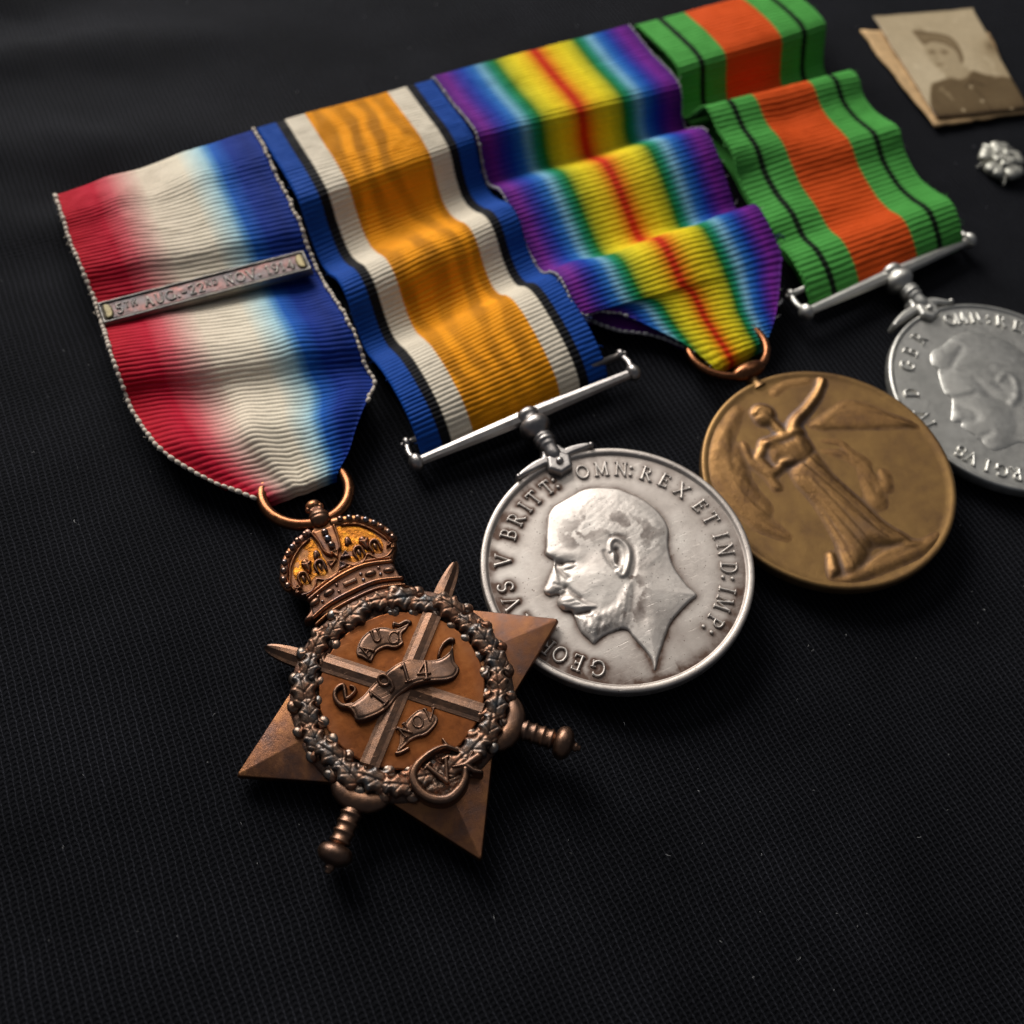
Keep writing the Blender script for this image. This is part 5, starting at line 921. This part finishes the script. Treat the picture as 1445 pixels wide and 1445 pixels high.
# wreath: a lumpy ground ring, then every leaf and berry
def wreath():
    RM = 11.45; HW = 2.0
    th = np.linspace(0, 2*np.pi, 420, endpoint=False); ph = np.linspace(0, np.pi, 13)
    A, B = np.meshgrid(th, ph, indexing='ij'); rr = RM - HW*np.cos(B)*(1+.10*(fbm(A*9+20, B+3, 1.0, 3, 8)-.5))
    z = .35 + (1.15 + .75*(fbm(A*14+20, B*3+20, 1., 4, 3)-.5))*np.sin(B)**.7
    V = np.stack([rr*np.sin(A), rr*np.cos(A), z], -1).reshape(-1, 3); tar = np.clip(1.2-z.ravel()*.55, 0, 1)*.8
    ground = mk('wreath', V, gridF(len(th), len(ph), closed_r=True), M_wreath, star, attrs={'tar': tar})
    def leafmesh(L, W, lobes, seed):
        r_ = np.random.default_rng(seed); pts = []
        for s in (1, -1):
            q = []
            for i in range(lobes):
                t0 = (i+.15)/lobes; t1 = (i+.62)/lobes
                wd = W/2*(.55+.9*math.sin(math.pi*min(t1*.82+.12, 1)))*.72
                q += [(s*wd*.80, L*(t0-.5)), (s*wd*r_.uniform(.95, 1.12), L*(t1-.5))]
            pts.append(q)
        P = [(0, -L*.5)] + pts[0] + [(0, L*.52)] + pts[1][::-1]; P = spline(P, 4, True)
        def prof(d, X, Y):
            h = .42*np.sqrt(np.clip(1-(1-np.clip(d/.42, 0, 1))**2, 0, 1)) + .28*(1-(2*Y/L)**2) + .16*smooth(d/.5)
            h -= .11*np.exp(-(X/.13)**2)
            for k in range(lobes):
                y0 = L*(k/lobes-.42)
                for s in (1, -1): h -= .08*np.exp(-(seg_d(X, Y, (0, y0), (s*W*.42, y0+L*.22))[0]/.10)**2)
            return h + .06*(fbm(X+20, Y+20, .6, 3, seed)-.5)
        V, F, a = relief(poly_sdf(P), .085, prof, 0, -.25, cav=(2, .12)); me = mesh('leaf', V, F, attrs={'tar': a*.9}); me.materials.append(M_leaf); return me
    big = [leafmesh(3.8, 2.6, 3, s) for s in (1, 2, 3)]; small = [leafmesh(2.4, 1.5, 2, s) for s in (4, 5)]
    V, F = sphere((0, 0, 0), 1, 14, 10, (1, 1.2, .8)); berry = mesh('berry', V, F); berry.materials.append(M_berry)
    def put(name, me, r, a, turn, z, pitch, sc, roll=0.0):
        # a: angle from the top, clockwise; local y points along the ring
        M = Matrix.Translation(Vector((r*math.sin(a), r*math.cos(a), z))*S) @ Matrix.Rotation(-a + turn, 4, 'Z') @ Matrix.Rotation(pitch, 4, 'X') @ Matrix.Rotation(roll, 4, 'Y') @ Matrix.Scale(sc, 4)
        o = bpy.data.objects.new(name, me); COL.objects.link(o); o.parent = ground; o.matrix_local = M
    R_ = np.random.default_rng(5); n = 12
    for side in (1, -1):
        for k in range(n):
            a = side*(math.radians(1) + (k+.5)/n*math.radians(176)); toward = -side      # leaves climb towards the top
            base_turn = math.pi/2*side                                               # y axis along the ring, upwards
            j = lambda q: R_.uniform(-q, q)
            put('leaf', big[R_.integers(3)], 11.5+j(.35), a, base_turn+j(.3), 1.72+j(.12), .16+j(.08), 1.08+j(.14), j(.16))
            a2 = a + side*math.radians(7)
            put('leaf', small[R_.integers(2)], 12.65+j(.15), a2, base_turn - side*-.55+j(.2), 1.25, .15, 1.0+j(.12), .35*side*-1)
            put('leaf', small[R_.integers(2)], 10.35+j(.15), a2, base_turn - side*.55+j(.2), 1.25, .15, 1.0+j(.12), .35*side)
            for rr_, da in ((13.0, 8.6), (9.95, 8.2)):
                a3 = a + side*math.radians(da+j(1.5)); put('berry', berry, rr_+j(.12), a3, base_turn+j(.6), 1.42+j(.1), 0, (.68+j(.07))*1.0)
    return ground
wreath()

# cypher at the foot of the wreath
def cypher():
    V, F, a = relief(stroke_sdf([([(0, -11.7), (0, -11.701)], 2.7)]), .09, lambda d, X, Y: .25+.7*(fbm(X+30, Y+40, .8, 3, 9)-.35)+.2*smooth(d/1), 1.5, -1.2, cav=(4, .25))
    c = mk('cypher', V, F, M_wreath, star, attrs={'tar': a})
    ringP = spline(TR['g_ring'], 6); w = np.interp(np.linspace(0, 1, len(ringP)), [0, .2, .45, .8, 1], [.24, .40, .62, .60, .45])
    st = [(ringP, w), (TR['g_spike'], (.16, .34, .12)), (TR['g_serif'], (.22, .5, .55)), (TR['g_serif2'], (.5, .4, .3)), ([(3.0, -11.9), (4.3, -10.9)], (.3, .25))]
    V, F, a = relief(stroke_sdf(st), .07, dome(.8, .5), 2.2, -1.5, cav=(4, .3)); mk('letter', V, F, M_star_dark, c, attrs={'tar': a*.5})
    V, F, a = relief(stroke_sdf([(TR['g_v'][:2], .30), (TR['g_v'][1:], .26), ([(-1.45, -10.35), (-.65, -9.98)], .22), ([(.8, -10.2), (1.55, -10.15)], .22)]), .06, dome(.42, .24), 2.35, -.5); mk('letter', V, F, M_star_dark, c)
cypher()

# crown
def crown():
    P = TR['crown_out']
    cx = -.5
    f = poly_sdf(spline(P, 4, True))
    V, F, a = relief(f, .11, lambda d, X, Y: .85*np.sqrt(np.clip(1-(1-np.clip(d/.45, 0, 1))**2, 0, 1)) + .05*(fbm(X+60, Y+60, 1.5, 3, 2)-.5), .2, -1.0, cav=(5, .2))
    c = mk('crown', V, F, M_star, star, attrs={'tar': np.clip(a + .35*(V[:, 2] < .6), 0, 1)})
    def line(name, P, r, z0, H, mat=M_star, k=5, base=-.3):
        P = spline(P, k) if len(P) > 2 else np.array(P); r = np.interp(np.linspace(0, 1, len(P)), np.linspace(0, 1, np.size(r)), np.atleast_1d(r)) if np.size(r) > 1 else r
        V, F, a = relief(stroke_sdf([(P, r)]), .06, dome(H, np.max(r)), z0, base, cav=(3, .2)); return mk(name, V, F, mat, c, attrs={'tar': a*.4})
    for nm in ('gold_l', 'gold_r'):
        V, F, a = relief(poly_sdf(spline(TR[nm], 3, True)), .09, lambda d, X, Y: .06+.22*(fbm(X+44, Y+44, 1.2, 3, 3)-.4)*smooth(d/.5), 1.0, -.2, cav=(5, .16)); mk('cap_lining', V, F, M_gold, c, attrs={'tar': a*.7 + .25*smooth((19.4-V[:, 1])/1.2)})
    b = TR['crown_beads']
    line('arch', [(-2.9, 24.75)] + b[:8], .60, 1.0, .42); line('arch', [(.7, 24.9)] + b[8:], .60, 1.0, .42)
    line('arch_edge', [(p[0]*.93-.02, p[1]-.75) for p in b[:8]], .16, 1.05, .4); line('arch_edge', [(p[0]*.91, p[1]-.72) for p in b[8:]], .16, 1.05, .4)
    V, F = sphere((0, 0, 0), .44, 14, 10); bead = mesh('bead', V, F); bead.materials.append(M_bead)
    def put(name, me, p, z, sc=1.0, rot=0.):
        o = bpy.data.objects.new(name, me); COL.objects.link(o); o.parent = c; o.matrix_local = Matrix.Translation(Vector((p[0], p[1], z))*S) @ Matrix.Rotation(rot, 4, 'Z') @ Matrix.Scale(sc, 4)
    for p in b: put('bead', bead, p, 1.55)
    V, F, a = relief(poly_sdf([(-2.4, 24.6), (.45, 24.5), (.3, 21.), (-.6, 20.0), (-1.9, 20.6)]), .1, dome(.35, .3), 1.0, -.2); mk('centre_arch', V, F, M_star, c)
    for p in TR['arch_beads']: put('bead', bead, p, 1.65, 1.12)
    line('arch_strip', TR['arch_l'], .20, 1.1, .62); line('arch_strip', TR['arch_r'], .20, 1.1, .62)
    line('scallop', TR['scallop_l'], .17, 1.0, .42); line('scallop', TR['scallop_r'], .17, 1.0, .42)
    up_, lo = TR['band_up'], TR['band_lo']
    V, F, a = relief(poly_sdf(np.r_[spline(up_, 5), spline(lo, 5)[::-1]]), .1, dome(.25, .3), 1.0, -.6, cav=(4, .1)); mk('band', V, F, M_star, c, attrs={'tar': .3+.5*a})
    line('band_rim', up_, (.30, .38, .30), 1.05, .62); line('band_rim', lo, (.30, .38, .30), 1.05, .62); line('band_rim', [(x*1.0, y-.95) for x, y in lo], (.22, .30, .22), .9, .5)
    line('band_rim', [(x*1.02, y+.62) for x, y in up_], (.16, .22, .16), 1.0, .36)
    dx = [-.46, .05, .5, .05, -.46]
    for i, p in enumerate(TR['jewels']):
        an = math.atan2([.35, .22, .02, -.12, -.3][i], 1)
        if i == 2:
            w, h = .95, .34; R = np.array([[math.cos(an), -math.sin(an)], [math.sin(an), math.cos(an)]]); q = (np.array([[-w, -h], [w, -h], [w, h], [-w, h]])@R.T)+np.array(p)
            V, F, a = relief(poly_sdf(q), .07, dome(.42, .2), 1.15, -.2); mk('jewel', V, F, M_star_dark, c)
        else:
            V, F = sphere((p[0], p[1], 1.25), 1, 18, 10, (.78, .44, .46), an); mk('jewel', V, F, M_star_dark, c)
    for p in TR['dots']: put('bead', bead, p, 1.28, .52)
    def tri_(name, p, q, w):
        d = np.array(q)-np.array(p); n = np.array((-d[1], d[0]))/np.linalg.norm(d)*w
        V, F, a = relief(poly_sdf([np.array(p)+d*.08, np.array(q)+n, np.array(q)-n]), .06, lambda dd, X, Y: .5*np.sqrt(np.clip(1-(1-np.clip(dd/.16, 0, 1))**2, 0, 1)) - .2*smooth((dd-.16)/.1), 1.1, -.3, cav=(3, .15)); mk(name, V, F, M_star, c, attrs={'tar': a*.8})
    o = TR['cross_c'][0]
    for q in ((-2.1, 19.2), (-.75, 20.85), (.75, 19.75), (-.55, 18.0)): tri_('cross_arm', o, q, .62)
    for o, s in ((TR['cross_l'][0], 1), (TR['cross_r'][0], -1)):
        tri_('cross_arm', (o[0]+.5*s, o[1]-.1), (o[0]-.35*s, o[1]+.55), .5); tri_('cross_arm', (o[0]+.1*s, o[1]-.6), (o[0]-.6*s, o[1]-.1), .4)
    for i, p in enumerate(TR['petals']):
        x, y = p; s = 1 if x > 0 else -1
        if i in (0, 2, 4, 6):
            sgn = -1 if i in (0, 4) else 1
            line('fleur_loop', [(x-.55, y-.75), (x-.62, y+.2), (x-.1, y+.75), (x+.5, y+.45), (x+.55, y-.8)], (.2, .26, .3, .26, .2), 1.05, .6)
            V, F = sphere((x, y-.1, 1.2), 1, 14, 8, (.24, .55, .3)); mk('fleur_petal', V, F, M_star_dark, c)
        elif i in (1, 5):
            line('fleur_petal', [(x, y-.95), (x, y), (x-.1, y+.55)], (.2, .5, .55), 1.05, .65)
            line('fleur_petal', [(x-.5, y+.35), (x, y+.1), (x+.5, y+.35)], (.22, .26, .22), 1.1, .62)
        else: line('fleur_petal', [(x-.3, y-.5), (x, y+.1), (x+.2, y-.4)], (.3, .42, .25), 1.0, .5)
    # ball and collar on top
    bx, by = TR['ball'][0]
    V, F = lathe([(math.sin(t)*1.38 , max(math.cos(t), .001)*1.42*(1-.10*math.exp(-((t)/.09)**2))) for t in np.linspace(-1.57, 1.57, 33)], 32, (bx+.1, by, .95), (.12, 1, 0)); mk('orb', V, F, M_star_dark, c)
    V, F, a = relief(stroke_sdf([([(bx-.35, by+1.25), (bx+.55, by+1.2)], .62), ([(bx+.05, by+1.2), (bx+.05, by+2.2)], .75)]), .09, lambda d, X, Y: .9*np.sqrt(np.clip(1-(1-np.clip(d/.5, 0, 1))**2, 0, 1))+.25*(fbm(X+20, Y+20, .6, 3, 4)-.5), .7, -.9, cav=(4, .3)); mk('orb_cross', V, F, M_star, c, attrs={'tar': a*.8})
    V, F = join([sphere((bx+.0, by+2.1, .9), 1.0, 16, 10, (1.1, .9, .95)), sphere((bx-.75, by+1.75, 1.0), .5, 12, 8), sphere((bx+.8, by+1.7, 1.0), .5, 12, 8)]); mk('ring_loop', V, F, M_star, c)
crown()
Mi = Mst.inverted()
def star_ring():
    # ring through the loop at the crown, lower side lifted, upper side under the ribbon
    c0 = np.array((-27.7, 70.55, 1.75)); d = np.array((-.26, .965)); e1 = np.array((.965, .26, 0.)); e2 = np.array((-.26*.985, .965*.985, -.16)); th = np.linspace(0, 2*np.pi, 80, endpoint=False)
    q = c0 + 5.75*(np.cos(th)[:, None]*e1 + np.sin(th)[:, None]*e2)
    q = np.array([list(Mi @ Vector(p*S)) for p in q])/S
    V, F = tube(q, .80, 16, closed=True); mk('ring', V, F, M_ring, star)
star_ring()

# ---------------------------------------------------------------- photograph, card, rosette
def bil(q, U, V): q = np.array(q); return (q[0]*(1-U)[..., None] + q[1]*U[..., None])*(1-V)[..., None] + (q[3]*(1-U)[..., None] + q[2]*U[..., None])*V[..., None]
def sheet(name, q, th, nu, nv, color, mat, label, cat, curl, rough_edge=.15, seed=1):
    u, v = np.meshgrid(np.linspace(0, 1, nu), np.linspace(0, 1, nv)); q = np.array(q, float); base = q.mean(0); base[2] = 0
    Pm = bil(q, u, v); r = np.random.default_rng(seed)
    Pm[..., 2] += curl(u, v)
    wob = rough_edge*(fbm(u*9+seed, v*9+20, 1., 3, seed)-.5)
    Pm[..., 0] += wob*(np.abs(u-.5)*2)**8; Pm[..., 1] += wob*(np.abs(v-.5)*2)**8
    top = (Pm-base).reshape(-1, 3); bot = top - np.array([0, 0, th]); F = gridF(nv, nu); N = len(top)
    rim = np.r_[np.arange(nu), np.arange(1, nv)*nu+nu-1, (nv-1)*nu+np.arange(nu-2, -1, -1), np.arange(nv-2, 0, -1)*nu]; rn = np.roll(rim, -1)
    Fs = np.concatenate([F, F[:, ::-1]+N, np.stack([rn, rim, rim+N, rn+N], -1)])
    Vv = np.concatenate([top, bot]); at = None
    if color is not None:
        c = color(u, v).reshape(-1, 3); at = {'Col': np.concatenate([c, np.tile((.5, .36, .2), (N, 1))])}
    me = mesh(name, Vv, Fs, attrs=at, smooth=True); o = obj(name, me, mat); o.location = Vector(base*S); tag(o, label, cat); return o
def soldier(u, v):
    """sepia print: head and shoulders of a man in a side cap and buttoned tunic"""
    n = lambda s, k=1: fbm(u*20+5, v*20+9, s, 3, k)-.5
    mixf = lambda a, b, k: a*(1-k)+b*k
    inside = lambda nm, w: smooth(poly_sdf(spline(TR[nm], 4, True))(u, v)/w+.5)
    g = lambda x, y, a, b: np.exp(-((u-x)/a)**2-((v-y)/b)**2)
    t = .66 + .07*g(.22, .62, .22, .22) - .15*smooth((u-.66)/.3)*smooth((v-.2)/.3) - .05*(1-v) + .05*n(6) + .03*n(1.5, 3)
    t = mixf(t, .50, inside('P_neck', .03)); t = mixf(t, .53 + .03*n(2, 5), inside('P_face', .035))
    ex = TR['P_eye']
    t = t - .30*g(ex[0][0], ex[0][1], .036, .020) - .30*g(ex[1][0], ex[1][1], .036, .020) - .16*g(ex[2][0], ex[2][1], .016, .03) - .24*g(ex[3][0], ex[3][1], .045, .012) - .14*smooth((u-.60)/.06)*inside('P_face', .03) + .06*g(ex[0][0]+.02, ex[2][1], .04, .04)
    capd = poly_sdf(spline(TR['P_cap'], 4, True))(u, v)
    t = mixf(t, .24 + .10*smooth(capd/.05) + .03*n(2, 6), smooth(capd/.02+.5)); t = t - .10*g(.375, .17, .03, .04)
    tn = inside('P_tunic', .03)
    t = mixf(t, .21 + .05*n(3, 4) - .04*smooth((v-.9)/.1), tn)
    t = t - .07*smooth((.012-np.abs((u-.555)-.22*(v-.70)))/.008)*tn*smooth((v-.72)/.03) - .08*smooth((.012-np.abs((v-.705)-.5*np.abs(u-.58)))/.008)*smooth((.12-np.abs(u-.58))/.03)*tn
    for x, y in TR['P_btn']: t = mixf(t, .52, smooth((1-np.hypot((u-x)/.026, (v-y)/.020))/.6))
    t = t - .22*g(.965, .40, .05, .06) - .08*smooth((.03-np.minimum(np.minimum(u, 1-u), np.minimum(v, 1-v)))/.03) + .10*smooth((n(2.5, 9)-.22)/.05)
    t = np.clip(.06 + (t-.10)*1.06, .04, 1)*.86; return np.stack([t**1.05*.96, t**1.2*.84, t**1.45*.62], -1)
def col_mat(name, rough=.35):
    t = NT(name); c = t.n('Attribute', attribute_name='Col').outputs['Color']; f = t.noise(1.2, 4, .6); k = t.rng(f, .3, .7, .9, 1.08)
    return t.out(base=t.mix(1.0, c, t.n('CombineColor', {0: k, 1: k, 2: k}).outputs[0], 'MULTIPLY'), rough=rough, spec=.4, normal=t.bump(f, .05))
M_print = col_mat('sepia_print')
pq = [list(p) for p in TR['photo']]; cq = [list(p) for p in TR['card']]
for p in pq: p[2] = 1.0
for p in cq: p[2] = .42
sheet('old_card', cq, .4, 40, 40, None, M_card, 'buff card with worn edges under the sepia photograph', 'card', lambda u, v: .25*(u-.5)**2+.12*v*(1-u), .9, 3)
sheet('portrait_photograph', pq, .22, 150, 190, soldier, M_print, 'small sepia photograph of a person in side cap and buttoned tunic, on buff card', 'photograph', lambda u, v: .55*(u-.45)**2+.5*(1-v)**2*.5, .35, 5)

def rosette():
    c = np.array(TR['rosette'][4]); c[2] = 0
    T = thing('silver_rosette', 'tiny silver rose badge with rounded petals, below the sepia photograph', 'badge', Matrix.Translation(Vector(c*S)))
    def petal(x, y, a, w, l, h):
        P = spline([(-.25*w, -.5*l), (-.5*w, .0), (-.42*w, .38*l), (-.12*w, .5*l), (0, .42*l), (.12*w, .5*l), (.42*w, .38*l), (.5*w, .0), (.25*w, -.5*l)], 4, True)
        cs, sn = math.cos(a), math.sin(a); P = np.c_[x + P[:, 0]*cs - P[:, 1]*sn, y + P[:, 0]*sn + P[:, 1]*cs]
        V, F, q = relief(poly_sdf(P), .14, lambda d, X, Y: h*np.sqrt(np.clip(1-(1-np.clip(d/(.36*w), 0, 1))**2, 0, 1)) - .28*smooth((d-.28*w)/(.2*w)) + .10*(fbm(X+20, Y+20, 1.0, 3, 5)-.5), 0, -.5, cav=(3, .15))
        return V, F, q
    V, F = sphere((0, 0, .8), 1, 24, 10, (3.0, 3.6, .55)); mk('back', V, F, M_rose, T, attrs={'tar': np.full(len(V), .8)})
    for k in range(5):
        a = math.radians(72*k+20)
        V, F, q = petal(2.65*math.cos(a), 3.3*math.sin(a), a-math.pi/2, 3.7, 3.0, .75); V[:, 2] += 1.0; mk('petal', V, F, M_rose, T, attrs={'tar': q})
        a += math.radians(36)
        V, F, q = petal(1.35*math.cos(a), 1.65*math.sin(a), a-math.pi/2, 1.9, 1.7, .55); V[:, 2] += 1.6; mk('inner_petal', V, F, M_rose, T, attrs={'tar': q})
        x, y = 3.9*math.cos(a), 4.7*math.sin(a); d = np.array((math.cos(a), math.sin(a))); n = np.array((-d[1], d[0]))
        V, F, q = relief(poly_sdf([np.array((x, y))+d*1.0, np.array((x, y))-d*.9+n*.6, np.array((x, y))-d*.9-n*.6]), .12, lambda dd, X, Y: .5*smooth(dd/.35), .6, -.5); mk('sepal', V, F, M_rose, T)
    for k in range(7):
        a = k*1.047; rr = .62 if k < 6 else 0; V, F = sphere((rr*math.cos(a), rr*1.1*math.sin(a), 2.0), .30, 10, 7, (1, 1, .6)); mk('stamen', V, F, M_rose, T)
rosette()
